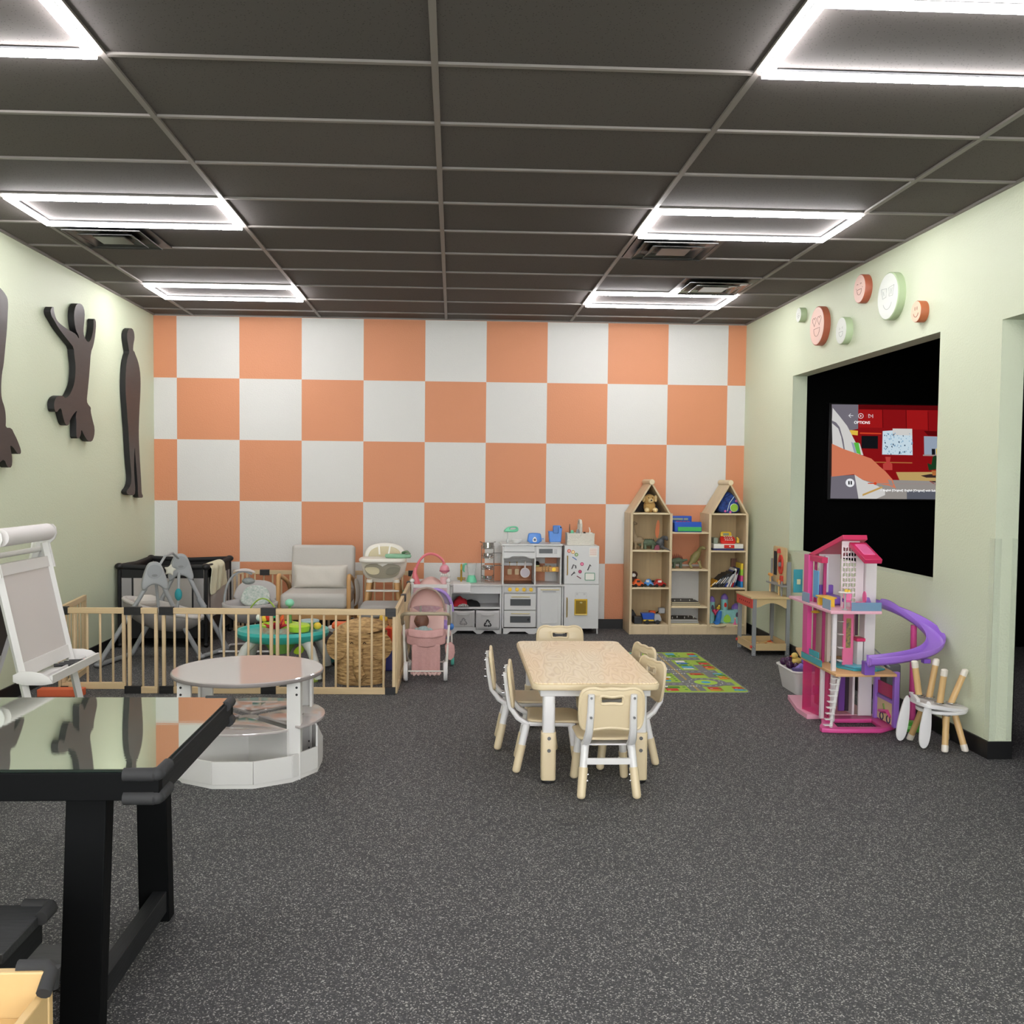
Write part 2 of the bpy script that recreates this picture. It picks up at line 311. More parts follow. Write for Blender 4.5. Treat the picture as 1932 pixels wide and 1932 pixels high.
F3=[(8.668, 2.771), (8.748, 2.781), (8.797, 2.75), (8.803, 2.698), (8.77, 2.647), (8.758, 2.587), (8.793, 2.586), (8.821, 2.561), (8.893, 2.511), (8.946, 2.434), (8.962, 2.341), (8.952, 2.221), (8.928, 2.1), (8.91, 1.98), (8.897, 1.86), (8.912, 1.718), (8.928, 1.599), (8.951, 1.479), (8.964, 1.371), (8.97, 1.317), (9.007, 1.298), (8.996, 1.276), (8.884, 1.282), (8.867, 1.312), (8.861, 1.408), (8.835, 1.526), (8.802, 1.656), (8.789, 1.747), (8.769, 1.655), (8.763, 1.526), (8.779, 1.42), (8.795, 1.361), (8.776, 1.304), (8.653, 1.307), (8.57, 1.32), (8.561, 1.346), (8.637, 1.374), (8.69, 1.42), (8.692, 1.502), (8.659, 1.618), (8.635, 1.767), (8.624, 1.882), (8.605, 1.95), (8.584, 2.074), (8.562, 2.164), (8.554, 2.277), (8.567, 2.392), (8.593, 2.475), (8.628, 2.525), (8.663, 2.558), (8.64, 2.606), (8.607, 2.67), (8.609, 2.727)]
silm=mat('dark_stained_board','#3b3433',.45,var=.25,vscale=6,stretch=(1,1,6)); side=mat('black_board_edge','#0f0e0f',.6)
for pts,lab in ((F1,'black wooden silhouette of a jumping figure cut by the left picture edge'),(F2,'black wooden silhouette of a dancing figure with both arms raised, middle of three'),(F3,'black wooden silhouette of a standing man, nearest the checkered wall')):
    cy=sum(p[0] for p in pts)/len(pts); cz=sum(p[1] for p in pts)/len(pts)
    t=thing('wall_silhouette',lab,'wall art',(XL,cy,cz),group='black figure cut-outs on the left wall')
    P=smooth([(a-cy,b-cz) for a,b in pts],1)
    G().plate([P],.046,TR((.028,0,0))@PX).obj('edge_board',side,t,ang=30)
    G().plate([P],.002,TR((.052,0,0))@PX).obj('front_face',silm,t,ang=30)
pinkf=mat('pale_pink_paint','#ecc8ba',.5,bump=.15,bscale=120); terra=mat('terracotta_paint','#a85a41',.5); palef=mat('pale_sage_white_paint','#dde2da',.5,bump=.15,bscale=120); sage=mat('sage_rim_paint','#aec09a',.5); line_p=mat('groove_brown','#8a5a4c',.7); line_w=mat('groove_grey','#a9aeac',.7); pinkl=mat('light_peach_paint','#f0c3a6',.5)
def arc(cx,cy,r,a,b,n=12,ry=None): return [(cx+r*math.cos(R(a+(b-a)*i/n)),cy+(ry or r)*math.sin(R(a+(b-a)*i/n))) for i in range(n+1)]
def heart(cx,cy,s): return [(cx+s*.062*16*math.sin(t)**3,cy+s*.062*(13*math.cos(t)-5*math.cos(2*t)-2*math.cos(3*t)-math.cos(4*t))) for t in [2*PI*i/24 for i in range(25)]]
smileD=arc(0,-.08,.42,180,360,14)+[(-.42,-.08)]
faces={'plain':[arc(0,-.05,.55,195,345)],'heart':[heart(-.4,.32,.3),heart(.38,.32,.3),arc(0,-.15,.48,180,360)+[(-.48,-.15)]],
'laugh':[arc(-.35,.3,.14,20,160),arc(.3,.3,.14,20,160),arc(0,-.05,.45,180,360)+[(-.45,-.05)],[(-.62,.1),(-.58,.02)],[(.6,.1),(.62,.02)]],
'wink':[[(-.4,.3),(-.2,.22),(-.4,.14)],[(.4,.3),(.2,.22),(.4,.14)],arc(0,-.1,.42,180,360)+[(-.42,-.1)]],
'glasses':[[(-.7,.45),(-.12,.4),(-.16,-.02),(-.55,-.05),(-.7,.45)],[(.7,.45),(.12,.4),(.16,-.02),(.55,-.05),(.7,.45)],[(-.5,.3),(-.4,.1)],[(.35,.35),(.25,.05)],[(.5,.35),(.4,.05)],arc(0,-.15,.5,205,335)]}
def disc(y,z,r,face,fm_,rim,lm,lab,lw=.0016):
    t=thing('smiley_disc',lab,'wall art',(XR,y,z),group='round smiley discs above the TV opening')
    G().lathe([(r,0),(r,.046),(r*.97,.05),(r*.93,.05)],n=48,T=TR(rot=(0,-90,0))).obj('rim',rim,t)
    G().lathe([(r*.95,.048),(r*.95,.0512),(.0,.0512)],n=48,T=TR(rot=(0,-90,0))).obj('face_plate',fm_,t)
    g=G()
    for l in faces[face]: g.tube([(-.0514,-a*r*.85,b*r*.85) for a,b in l],lw,n=5)
    if face=='plain':
        for s in (-1,1): g.sph((-.0514,s*.2*r,.28*r),(.002,.05*r,.2*r),8)
    g.obj('engraved_face',lm,t)
disc(7.932,2.862,.06,'wink',palef,sage,line_w,'smallest pale green smiley disc, leftmost and highest up beside the ceiling')
disc(7.518,2.707,.152,'heart',pinkf,terra,line_p,'large terracotta disc with heart eyes and an open smile')
disc(7.037,2.597,.1,'wink',palef,sage,line_w,'pale green laughing disc just right of the heart-eyed disc')
disc(6.731,2.843,.1,'laugh',pinkf,terra,line_p,'terracotta laughing disc just left of the big sunglasses disc')
disc(6.28,2.707,.155,'glasses',palef,sage,line_w,'largest pale green disc, its smiley face wearing sunglasses')
disc(5.88,2.539,.066,'plain',pinkl,mat('burnt_orange_paint','#b5663f',.5),line_p,'small orange smiley disc with two oval eyes, rightmost of the discs',.002)
# ---------------- television in the dark room ----------------
def glow(n,c,e=.36):
    m=bpy.data.materials.new(n); m.use_nodes=True; p=m.node_tree.nodes['Principled BSDF']; p.inputs['Base Color'].default_value=(0,0,0,1); p.inputs['Roughness'].default_value=.3; p.inputs['Emission Color'].default_value=lin(c); p.inputs['Emission Strength'].default_value=e; return m
tv=thing('television','flat wall television showing a paused red kitchen scene, in the dark room','television',(4.08,8.47,1.755))
G().box(3.325,4.83,8.44,8.5,1.325,2.185).obj('tv_body',black,tv,w=True,bevel=.004)
cols=['#8d1216','#a3181a','#5b080c','#77727c','#d9d7d4','#d9805f','#141519','#cfe3ee','#8fb4cf','#39506a','#c3a468','#9c3d22','#9b9590','#1d3d22','#b5703f','#c9a25c','#d94a2a','#5f616b','#a08f8a','#5fbf4a','#f4f4f8','#e8c24a','#9aa7b8','#3a2a28','#c0453f']
TM=[glow('screen_colour_%d'%i,c) for i,c in enumerate(cols)]
def SC(a,b,k=0):
    a2=a+65*(b-105)/1425; return (3.345+(a2-152)*.000622,8.438-.0004*k,2.2325-.000585*b)
img=[(0,[(150,105),(2520,105),(2520,1530),(150,1530)]),(3,[(150,105),(535,105),(525,470),(150,560)]),(1,[(540,180),(880,180),(880,450),(535,450)]),(0,[(890,170),(1220,170),(1220,470),(890,450)]),(1,[(1235,180),(1540,180),(1540,470),(1235,470)]),(2,[(540,105),(2520,105),(2520,175),(540,175)]),(2,[(1545,200),(1552,200),(1552,510),(1545,510)]),(2,[(1222,175),(1232,175),(1232,470),(1222,470)]),(2,[(880,175),(890,175),(890,450),(880,450)]),
(6,[(570,575),(810,575),(805,770),(565,765)]),(16,[(548,525),(860,530),(860,548),(548,545)]),(21,[(400,490),(520,500),(515,570),(420,560)]),(7,[(880,500),(1310,465),(1310,860),(865,855)]),(4,[(1025,460),(1310,460),(1310,560),(1025,560)]),(22,[(1480,570),(2300,580),(2300,850),(1480,850)]),(6,[(1590,760),(1640,760),(1640,850),(1590,850)]),(21,[(1650,760),(1800,760),(1800,845),(1650,845)]),(2,[(1480,490),(2520,500),(2520,570),(1540,560)]),
(18,[(1460,850),(2300,855),(2300,875),(1460,870)]),(14,[(740,965),(1300,970),(1300,985),(740,980)]),(10,[(1060,1120),(2520,1100),(2520,1260),(1110,1245)]),(23,[(1420,1170),(1560,1145),(1740,1150),(1900,1180),(1740,1200),(1500,1200)]),(14,[(1580,1090),(1670,1090),(1650,1165),(1595,1165)]),(13,[(1540,1090),(1520,980),(1580,1000),(1600,880),(1640,860),(1680,900),(1690,1000),(1710,980),(1690,1085),(1640,1070)]),(12,[(600,1250),(1000,1240),(1540,1250),(1680,1340),(1690,1530),(500,1530)]),(17,[(1210,1400),(1690,1400),(1690,1530),(1210,1530)]),(18,[(1560,1250),(2520,1240),(2520,1530),(1700,1530),(1690,1340)]),(23,[(1560,1250),(2400,1250),(2400,1275),(1600,1270)]),
(24,[(905,890),(985,890),(970,970),(1005,1000),(1005,1090),(870,1090),(870,1000),(920,970)]),(4,[(155,160),(250,280),(360,430),(460,640),(560,860),(330,830),(140,720),(140,350)]),(3,[(140,350),(200,380),(250,450),(300,640),(320,800),(300,790),(270,600),(230,470),(140,390)]),(19,[(450,680),(520,680),(550,860),(490,840)]),(22,[(412,670),(450,690),(490,850),(455,840)]),(4,[(520,690),(535,690),(585,870),(550,865)]),
(4,[(450,1160),(560,1240),(780,1330),(890,1400),(890,1470),(760,1530),(500,1530)]),(15,[(560,1460),(840,1340),(860,1360),(560,1490)]),(3,[(110,1190),(450,1170),(500,1530),(90,1530)]),(5,[(130,700),(300,780),(560,870),(700,920),(820,1040),(900,1110),(1000,1230),(1050,1370),(950,1330),(750,1290),(560,1240),(440,1160),(115,1200)]),(18,[(930,1230),(990,1250),(1010,1340),(960,1320)]),
(18,[(640,1292),(1700,1292),(1700,1302),(640,1302)]),(16,[(640,1290),(745,1290),(745,1304),(640,1304)])]
random.seed(3)
g=G()
for k,(c,pl) in enumerate(img): g.quad([SC(a,b,k) for a,b in pl],c)
for _ in range(70):
    a=random.uniform(880,1290); b=random.uniform(520,840); s_=random.uniform(8,20); g.quad([SC(a,b,45),SC(a+s_,b,45),SC(a+s_,b+s_*random.uniform(.8,2),45),SC(a,b+s_,45)],random.choice((8,9,8)))
K=50
LG=glow('screen_lettering_white','#ffffff',.5)
g.quad([SC(378+64*math.cos(t),1290+64*math.sin(t),K) for t in [2*PI*i/24 for i in range(24)]],20)
g.quad([SC(745+22*math.cos(t),1297+22*math.sin(t),K) for t in [2*PI*i/16 for i in range(16)]],16)
for x in (352,385): g.quad([SC(x,1262,K+2),SC(x+20,1262,K+2),SC(x+20,1318,K+2),SC(x,1318,K+2)],6)
for l in ([(380,275),(445,275)],[(410,245),(380,275),(410,305)],[(670,250),(670,305),(715,278),(670,250)],[(728,250),(728,305)],[(555+36*math.cos(t),277+36*math.sin(t)) for t in [2*PI*i/20 for i in range(21)]]):
    g.tube([SC(a,b,K) for a,b in l],.0022,n=4,m=20)
g.quad([SC(545,262,K),SC(572,277,K),SC(545,292,K)],20)
g.tube([SC(815,1398,K),SC(825,1408,K),SC(842,1388,K)],.0018,n=4,m=20)
g.obj('screen_picture',TM,tv,w=True,flat=True,weld=False)
for s_,a,b,z in (('OPTIONS',455,378,.034),('English [Original]',860,1398,.026),('English [Original] with Subtitles',1170,1398,.0265),('Other',1680,1398,.026)):
    q=SC(a,b,K); text(s_,z,LG,q,(90,0,0),tv,'screen_lettering')
# ---------------- foreground: black table with glass top, bench, birch shelf ----------------
bw=mat('black_stained_wood','#08090b',.6,spec=.12,bump=.08,bscale=14,stretch=(1,14,1)); bwx=mat('black_stained_wood_grain','#26272a',.6,spec=.25,bump=.12,bscale=12,stretch=(14,1,14),var=.5,vscale=10); bwx2=mat('black_stained_wood_top','#37383b',.55,bump=.12,bscale=12,stretch=(1,14,14),var=.5,vscale=10)
gl=mat('reflective_dark_glass_top','#c3cbc0',.018,.92,bump=.0025,bscale=7,stretch=(1,16,1))
TX,TY=-.742,2.445
t=thing('play_table','black wooden table with mirror-like glass top, front left of the room','table',(TX,TY,0),0)
G().box(-1.35,-.001,.001,.805,.733,.7405,m=1).quad([(-1.349,.002,.7408),(-.002,.002,.7408),(-.002,.804,.7408),(-1.349,.804,.7408)]).obj('glass_top',[gl,mat('dark_green_glass_edge','#16231f',.25)],t)
g=G().box(-1.36,.006,-.006,.022,.662,.733).box(-1.36,.006,.79,.815,.662,.733).box(-1.36,-.02,.022,.79,.70,.733); g.obj('apron',bw,t,bevel=.002)
G().box(-.02,.006,.022,.79,.662,.733).obj('side_apron',bwx,t,bevel=.002)
def leg(g,x0,x1,xb0,xb1,ya,yb,zt): g._f([(xb0,ya,0),(xb1,ya,0),(xb1,yb,0),(xb0,yb,0),(x0,ya,zt),(x1,ya,zt),(x1,yb,zt),(x0,yb,zt)],[(3,2,1,0),(4,5,6,7),(0,1,5,4),(1,2,6,5),(2,3,7,6),(3,0,4,7)],0); return g
leg(G(),-.98,-.878,-1.006,-.904,2.47,2.53,.664).obj('leg',bw,t,w=True,bevel=.003)
leg(G(),-1.04,-.945,-1.032,-.932,3.19,3.25,.664).obj('leg',bw,t,w=True,bevel=.003)
G().box(-.985,-.94,2.53,3.19,.035,.105).obj('stretcher',bwx,t,w=True,bevel=.002)
G().box(-2.0,-.985,2.72,2.86,.05,.09).obj('long_stretcher',bwx2,t,w=True,bevel=.002)
for x in (-2.0,): leg(G(),x,x+.1,x,x+.1,2.49,2.55,.664).obj('leg',bw,t,w=True,bevel=.003); leg(G(),x,x+.1,x,x+.1,3.2,3.26,.664).obj('leg',bw,t,w=True,bevel=.003)
def guard(t,x,y,z,sy,h=.03,L=.085,down=1):
    g=G(); g.tube([(x-L,y,z),(x-.012,y,z),(x,y+sy*.012,z),(x,y+sy*L,z)],[h*.5]*4,n=10); g.sph((x-.004,y+sy*.004,z),h*.52,10)
    return g.obj('corner_guard',rubber,t)
guard(t,.002,-.002,.728,1,.034); guard(t,.002,-.002,.668,1,.034); guard(t,.002,.81,.728,-1,.034); guard(t,.002,.81,.668,-1,.034,.05)
b=thing('bench','low black wooden bench in front of the glass-topped table','bench',(-1.02,2.33,0))
G().box(-2.3,-.985,2.13,2.38,.40,.425).obj('seat_board',bwx2,b,w=True,bevel=.003)
G().box(-2.28,-1.0,2.14,2.165,.335,.40).box(-2.28,-1.0,2.345,2.37,.335,.40).box(-1.025,-1.0,2.165,2.345,.335,.40).obj('apron',bwx,b,w=True)
for x in (-1.38,-2.2):
    for y in (2.15,2.32): G().box(x,x+.06,y,y+.045,0,.335).obj('leg',bw,b,w=True)
g=G(); g.tube([(-1.05,2.383,.42),(-.99,2.383,.42),(-.978,2.37,.42),(-.978,2.31,.42)],.016,n=10); g.sph((-.985,2.377,.42),.0175,10); g.obj('corner_guard',rubber,b,w=True)
s=thing('shelf_unit','pale birch toy shelf unit in the bottom left picture corner','shelf',(-1.2,1.62,0))
G().box(-1.7,-.755,1.815,1.835,0,.545).obj('back_board',birch,s,w=True,bevel=.003)
G().prism([(1.40,0),(1.815,0),(1.815,.505),(1.40,.505)],'x',-.775,-.757).obj('side_panel',birch,s,w=True,bevel=.002)
G().box(-1.7,-.775,1.40,1.815,.44,.458).box(-1.7,-.775,1.40,1.815,.2,.218).box(-1.7,-.775,1.40,1.815,.02,.038).obj('shelf_board',birch,s,w=True,bevel=.002,weld=False)
G().prism([(1.40,0),(1.815,0),(1.815,.505),(1.40,.505)],'x',-1.7,-1.682).obj('side_panel',birch,s,w=True,bevel=.002)
g=G(); g.tube([(-.82,1.836,.545),(-.768,1.836,.545),(-.755,1.825,.54),(-.752,1.785,.52)],.014,n=10); g.tube([(-.755,1.832,.545),(-.753,1.832,.505)],[.015,.009],n=10); g.obj('corner_guard',rubber,s,w=True)
# ---------------- kids table and six chairs ----------------
tbtop=mat('pale_wood_grain_laminate','#dcc6a2',.3,coat=.3); nt=tbtop.node_tree; p=nt.nodes['Principled BSDF']; tc=nt.nodes.new('ShaderNodeTexCoord'); mp=nt.nodes.new('ShaderNodeMapping'); mp.inputs['Scale'].default_value=(7,1.5,1); nt.links.new(tc.outputs['Object'],mp.inputs[0])
n1=nt.nodes.new('ShaderNodeTexNoise'); n1.inputs['Scale'].default_value=.9; n1.inputs['Detail'].default_value=2; nt.links.new(mp.outputs[0],n1.inputs[0])
m1=nt.nodes.new('ShaderNodeMath'); m1.operation='MULTIPLY'; m1.inputs[1].default_value=22; nt.links.new(n1.outputs[0],m1.inputs[0]); m2=nt.nodes.new('ShaderNodeMath'); m2.operation='FRACT'; nt.links.new(m1.outputs[0],m2.inputs[0])
rp=nt.nodes.new('ShaderNodeValToRGB'); e=rp.color_ramp.elements; e[0].color=lin('#dfc7a1'); e[1].color=lin('#f0dcb6'); e[1].position=.9; q=e.new(.35); q.color=lin('#fbe9cb'); nt.links.new(m2.outputs[0],rp.inputs[0]); nt.links.new(rp.outputs[0],p.inputs['Base Color'])
t=thing('kids_table','pale wood-grain kids table with adjustable white and beige legs, ringed by small chairs','table',(.70,5.19,0))
G().plate([rrect(-.305,.305,-.605,.605,.045)],.006,TR((0,0,.5))).obj('tabletop',tbtop,t,bevel=.002)
G().plate([rrect(-.312,.312,-.612,.612,.05)],.03,TR((0,0,.482)),bev=.006,res=2).obj('edge_band',beige,t)
G().box(-.27,.27,-.57,-.545,.43,.468).box(-.27,.27,.545,.57,.43,.468).box(-.27,-.245,-.545,.545,.43,.468).box(.245,.27,-.545,.545,.43,.468).obj('apron',wplas,t,weld=False,bevel=.004)
for sx in (-1,1):
    for sy in (-1,1):
        c=(sx*.225,sy*.535)
        l=G().plate([rrect(-.03,.03,-.03,.03,.015)],.25,TR((c[0],c[1],.335)),bev=.002).obj('leg',wplas,t)
        g=G().plate([rrect(-.036,.036,-.036,.036,.018)],.235,TR((c[0],c[1],.1325)),bev=.004,res=2)
        g.obj('leg_sleeve',beige,l); g=G()
        for z in (.165,.225): g.cyl((c[0],c[1]-.036,z),(c[0],c[1]-.042,z),.009,n=12)
        g.obj('bolt',chrome,l); G().lathe([(.033,0),(.035,.008),(.033,.018)],(c[0],c[1],0),20).obj('foot_cap',black,l)
def kchair(label):
    t=thing('kids_chair',label,'chair',group='beige kids chairs around the wood-grain table')
    # seat, dished
    rows=[]
    for i in range(9):
        y=-.125+.27*i/8; r=[]
        for j in range(9):
            x=-.5+j/8; ww=.145-(.02 if i in(0,8) else 0)
            z=.268-.010*math.cos(PI*x)*math.sin(PI*min(i/7,1))-(.012 if i==8 else 0)
            r.append((x*2*ww,y,z))
        rows.append(r)
    G().sheet(rows).obj('seat',beige,t,solid=.016,sub=1)
    top=[(-.145,.50),(-.125,.525),(-.09,.533),(-.05,.522),(0,.53),(.05,.522),(.09,.533),(.125,.525),(.145,.50)]
    out=smooth([(-.14,.345),(-.148,.42)]+top+[(.148,.42),(.14,.345),(.11,.33),(.05,.338),(0,.343),(-.05,.338),(-.11,.33)],2)
    hole=smooth([(-.055,.468),(-.048,.452),(0,.458),(.048,.452),(.055,.468),(.055,.488),(.045,.497),(0,.488),(-.045,.497),(-.055,.488)],2)
    M=TR((0,-.175,0),(7,0,0))@TR((0,0.02,0))@PY
    G().plate([out,hole],.012,M,bev=.003,res=1).obj('backrest',beige,t)
    g=G()
    for o_ in (out,hole): g.tube([tuple(M@Vector((a,b,0))) for a,b in o_],.0085,n=8,closed=True)
    g.obj('backrest_rim',beige,t)
    for s in (-1,1):
        g=G(); g.tube([(s*.098,-.238,.505),(s*.098,-.228,.42),(s*.102,-.212,.33),(s*.105,-.17,.275),(s*.108,-.12,.245)],[.011,.012,.013,.015,.016],n=8,flat=1.4)
        g.tube([(s*.108,-.15,.25),(s*.112,.0,.247),(s*.11,.12,.25)],.012,n=8)
        g.obj('side_frame',wplas,t)
        for z in (.49,.40): G().cyl((s*.099,-.24,z),(s*.099,-.2525,z),.006).obj('screw',chrome,t)
        for y0,y1,xt,xb in ((-.125,-.175,.108,.130),(.10,.135,.105,.125)):
            T0=Vector((s*xt,y0,.25)); B=Vector((s*xb,y1,.016)); k=T0.lerp(B,.5)
            l=G().tube([T0,k],[.02,.0185],n=10).obj('leg',wplas,t)
            g=G().tube([T0.lerp(B,.46),B,B-Vector((0,0,.010))],[.0215,.0205,.012],n=14); g.sph((B.x,B.y,B.z),(.0205,.0205,.016),14); g.obj('leg_sleeve',beige,l)
            g=G(); d=(B-T0).normalized()
            for f in (.60,.72):
                q=T0.lerp(B,f); g.cyl(q+Vector((-s*.02,0,0)),q+Vector((-s*.026,0,0)),.006)
            g.obj('bolt',chrome,l)
    G().box(-.105,.105,-.155,-.14,.155,.185).obj('rear_stretcher',wplas,t,bevel=.003)
    G().box(-.11,.11,.105,.12,.2,.235).box(-.11,.11,-.11,.10,.235,.243).obj('under_frame',wplas,t,weld=False)
    return t
c0=kchair('beige and white kids chair in front, its back turned to the camera')
c0.location=(.735,4.57,0)
dup(c0,(.70,5.99,0),PI,'beige kids chair at the far head of the table, mostly hidden')
dup(c0,(.515,4.915,0),R(-90-5),'near one of the two beige kids chairs on the left side of the table')
dup(c0,(.435,5.335,0),R(-90-3),'far one of the two beige kids chairs on the left side of the table')
dup(c0,(.86,5.0,0),R(90+15),'near one of the two beige kids chairs on the right side of the table')
dup(c0,(.90,5.43,0),R(90+14),'far one of the two beige kids chairs on the right side of the table')
# ---------------- white round activity table ----------------
rt=mat('glossy_white_laminate','#bdb5b3',.07,ior=2.7); CXr,CYr=-1.035,4.93
t=thing('round_table','white round two-tier activity table beside the wooden play fence','table',(CXr,CYr,0))
G().lathe([(.365,-.012),(.376,-.008),(.376,.006),(.370,.012),(0,.012)],(0,0,.493),72).obj('tabletop',rt,t)
G().lathe([(.3765,-.009),(.3785,-.004),(.3785,.004),(.3765,.008)],(0,0,.493),72).obj('grey_edge',mat('grey_edge_band','#837c7b',.5),t)
pa=[(-40,0),(-140,0),(40,0),(140,0)]
for a,_ in pa:
    x,y=.345*math.cos(R(a)),.33*math.sin(R(a)); T=TR((x,y,0),(0,0,0))
    l=G().box(-.033,.033,-.012,.012,0,.48,T=T).box(-.033 if x<0 else .021,-.021 if x<0 else .033,.012 if y<0 else -.05,.05 if y<0 else -.012,0,.48,T=T).obj('post',white,t,weld=False)
    g=G()
    for z in (.04,.075,.42,.455): g.cyl((x+(.015 if x>0 else -.015),y-.0125,z),(x+(.015 if x>0 else -.015),y-.0145,z),.006,n=10)
    g.obj('screw_hole',black,l)
def sector(r,a0,a1,gap): return [(gap*math.cos(R((a0+a1)/2)),gap*math.sin(R((a0+a1)/2)))]+[(r*math.cos(R(a0+(a1-a0)*i/14)),r*math.sin(R(a0+(a1-a0)*i/14))) for i in range(15)]
for k in range(4):
    a=-135+90*k
    hx,hy=.27*math.cos(R(a+45)),.27*math.sin(R(a+45)); hr=a+45-90
    hole=[(hx+u*math.cos(R(hr))-v*math.sin(R(hr)),hy+u*math.sin(R(hr))+v*math.cos(R(hr))) for u,v in rrect(-.035,.035,-.006,.006,.005,3)]
    G().plate([sector(.385,a+5,a+85,.05),hole],.012,TR((0,0,.262)),bev=.002).obj('quarter_lid',rt,t)
g=G()
for a in (45,135): g.box(-.34,.34,-.006,.006,.03,.25,T=TR(rot=(0,0,a)))
g.obj('divider',white,t,weld=False)
N=12; pts=[(.375*math.cos(R(15+30*i)),.375*math.sin(R(15+30*i))) for i in range(N)]
G().plate([pts],.02,TR((0,0,.01))).obj('base_board',white,t)
for i in range(N):
    a=pts[i]; b=pts[(i+1)%N]; mid=math.degrees(math.atan2(a[1]+b[1],a[0]+b[0])); ln=math.hypot(b[0]-a[0],b[1]-a[1]); r=.372*math.cos(R(15))
    hh=.13 
    if i in (11,0,5,6): 
        hi=.235
        G().prism([(-ln/2+.001,.02),(ln/2-.001,.02),(ln/2-.001,.13 if i in(11,5) else hi),(-ln/2+.001,hi if i in (11,5) else .13)],'y',-.005,.005,T=TR((r*math.cos(R(mid)),r*math.sin(R(mid)),0),(0,0,mid+90))).obj('tray_wall',white,t)
    else: G().box(-ln/2+.001,ln/2-.001,-.005,.005,.02,.13,T=TR((r*math.cos(R(mid)),r*math.sin(R(mid)),0),(0,0,mid+90))).obj('tray_wall',white,t,bevel=.001)
G().lathe([(.05,-.006),(.05,.006)],(0,0,.25),24).obj('centre_hub',white,t)
# ---------------- road rug ----------------
rc=['#9fbd4a','#77797a','#c9a93c','#d7dcd8','#4aa3c9','#c8402f','#d98a2f','#4f8f3a','#e6e9e4','#a9cf4f','#2f6db0']
RM=[mat('rug_%d'%i,c,.9,bump=.3,bscale=300) for i,c in enumerate(rc)]
g=G(); RX0,RX1,RY0,RY1=1.28,2.10,6.60,8.17
def rq(x0,x1,y0,y1,m,k): g.quad([(x0,y0,.006+.0005*k),(x1,y0,.006+.0005*k),(x1,y1,.006+.0005*k),(x0,y1,.006+.0005*k)],m)
g.prism(rrect(RX0,RX1,RY0,RY1,.05),'z',0.001,.0055,m=1); g.prism(rrect(RX0+.012,RX1-.012,RY0+.012,RY1-.012,.04),'z',.0055,.006,m=0)
roadx=(1.44,1.74,1.97); roady=(6.88,7.33,7.86)
for x in roadx[:2]: rq(x-.055,x+.055,RY0+.05,RY1-.05,1,1)
rq(1.93,2.0,7.1,7.6,1,1)
for y in roady: rq(RX0+.05,RX1-.05,y-.055,y+.055,1,1.2)
for x in roadx[:2]:
    rq(x-.008,x-.003,RY0+.05,RY1-.05,2,2); rq(x+.003,x+.008,RY0+.05,RY1-.05,2,2)
for y in roady:
    for i in range(14): rq(RX0+.07+.05*i,RX0+.095+.05*i,y-.003,y+.003,3,2)
    for x in roadx[:2]:
        for s in (-1,1):
            for k in range(5): rq(x-.048+.021*k,x-.038+.021*k,y+s*.075-.012,y+s*.075+.012,3,3)
c_=(1.86,6.93)
g.prism(ell(c_[0],c_[1],.15,.15,28),'z',.0075,.008,m=1); g.prism(ell(c_[0],c_[1],.085,.085,24),'z',.008,.0085,m=9); g.prism(ell(c_[0],c_[1],.035,.035,16),'z',.0085,.009,m=4)
for i in range(16):
    a=2*PI*i/16; g.prism([(c_[0]+.118*math.cos(a+q),c_[1]+.118*math.sin(a+q)) for q in (-.08,.08)]+[(c_[0]+.124*math.cos(a+q),c_[1]+.124*math.sin(a+q)) for q in (.08,-.08)],'z',.0082,.0086,m=3)
random.seed(11)
for x0,x1 in ((1.31,1.37),(1.51,1.67),(1.81,1.92),(1.99,2.08)):
    for y0,y1 in ((6.64,6.81),(6.96,7.26),(7.41,7.78),(7.93,8.12)):
        y=y0+.01
        while y<y1-.03:
            h=random.uniform(.04,.08); xx=random.uniform(x0,x0+.015)
            if math.hypot((x0+x1)/2-c_[0],y-c_[1])>.2:
                rq(xx,min(xx+random.uniform(.06,.13),x1),y,min(y+h,y1),random.choice((4,5,6,8,10,7,5,4)),4)
                rq(xx+.01,xx+.03,y+.01,y+.02,random.choice((3,2,9)),5)
                g.prism(ell(x1-.012,y+h*.5,.012,.012,8),'z',.0085,.009,m=7)
            y+=h+random.uniform(.003,.015)
tag(g.obj('road_rug',RM,flat=True,weld=False),'small green road-map play rug on the floor behind the kids table','rug')
# ---------------- wooden play fence ----------------
t=thing('play_fence','folding pale wooden play fence with black hinges enclosing the baby area','fence',(-.4,6.6,0))
FH=.585
def panel(a,b,bars,low=.0,post=True,name='fence_panel'):
    a=Vector((a[0],a[1],0)); b=Vector((b[0],b[1],0)); d=(b-a); L=d.length; ang=math.degrees(math.atan2(d.y,d.x)); T=TR(a,(0,0,ang)); g=G()
    g.box(.0,L,-.012,.012,FH-.04,FH,T=T); g.box(.0,L,-.012,.012,low,low+.045,T=T)
    if post:
        g.box(.0,.022,-.011,.011,low+.045,FH-.04,T=T,m=1); g.box(L-.022,L,-.011,.011,low+.045,FH-.04,T=T,m=1)
    for i in range(bars):
        x=L*(i+1)/(bars+1); g.tube([T@Vector((x,0,low+.02)),T@Vector((x,0,FH-.02))],.0085,n=8,m=1)
    return g.obj(name,[pineh if abs(d.x)>abs(d.y) else piney,pine],t,w=True,weld=False,bevel=.002,bs=1)
def hinge(x,y,ang,L=.075,both=True):
    T=TR((x,y,0),(0,0,ang))
    for z0,z1 in ((FH-.048,FH+.006),(-.0,.052)):
        g=G(); g.box(-L/2,L/2,-.02,.018,z0,z1,T=T); g.box(-L/2+.004,L/2-.004,-.0215,-.02,(z0+z1)/2-.003,(z0+z1)/2+.003,T=T)
        g.obj('hinge_bracket',black,t,w=True,weld=False,bevel=.002,bs=1)
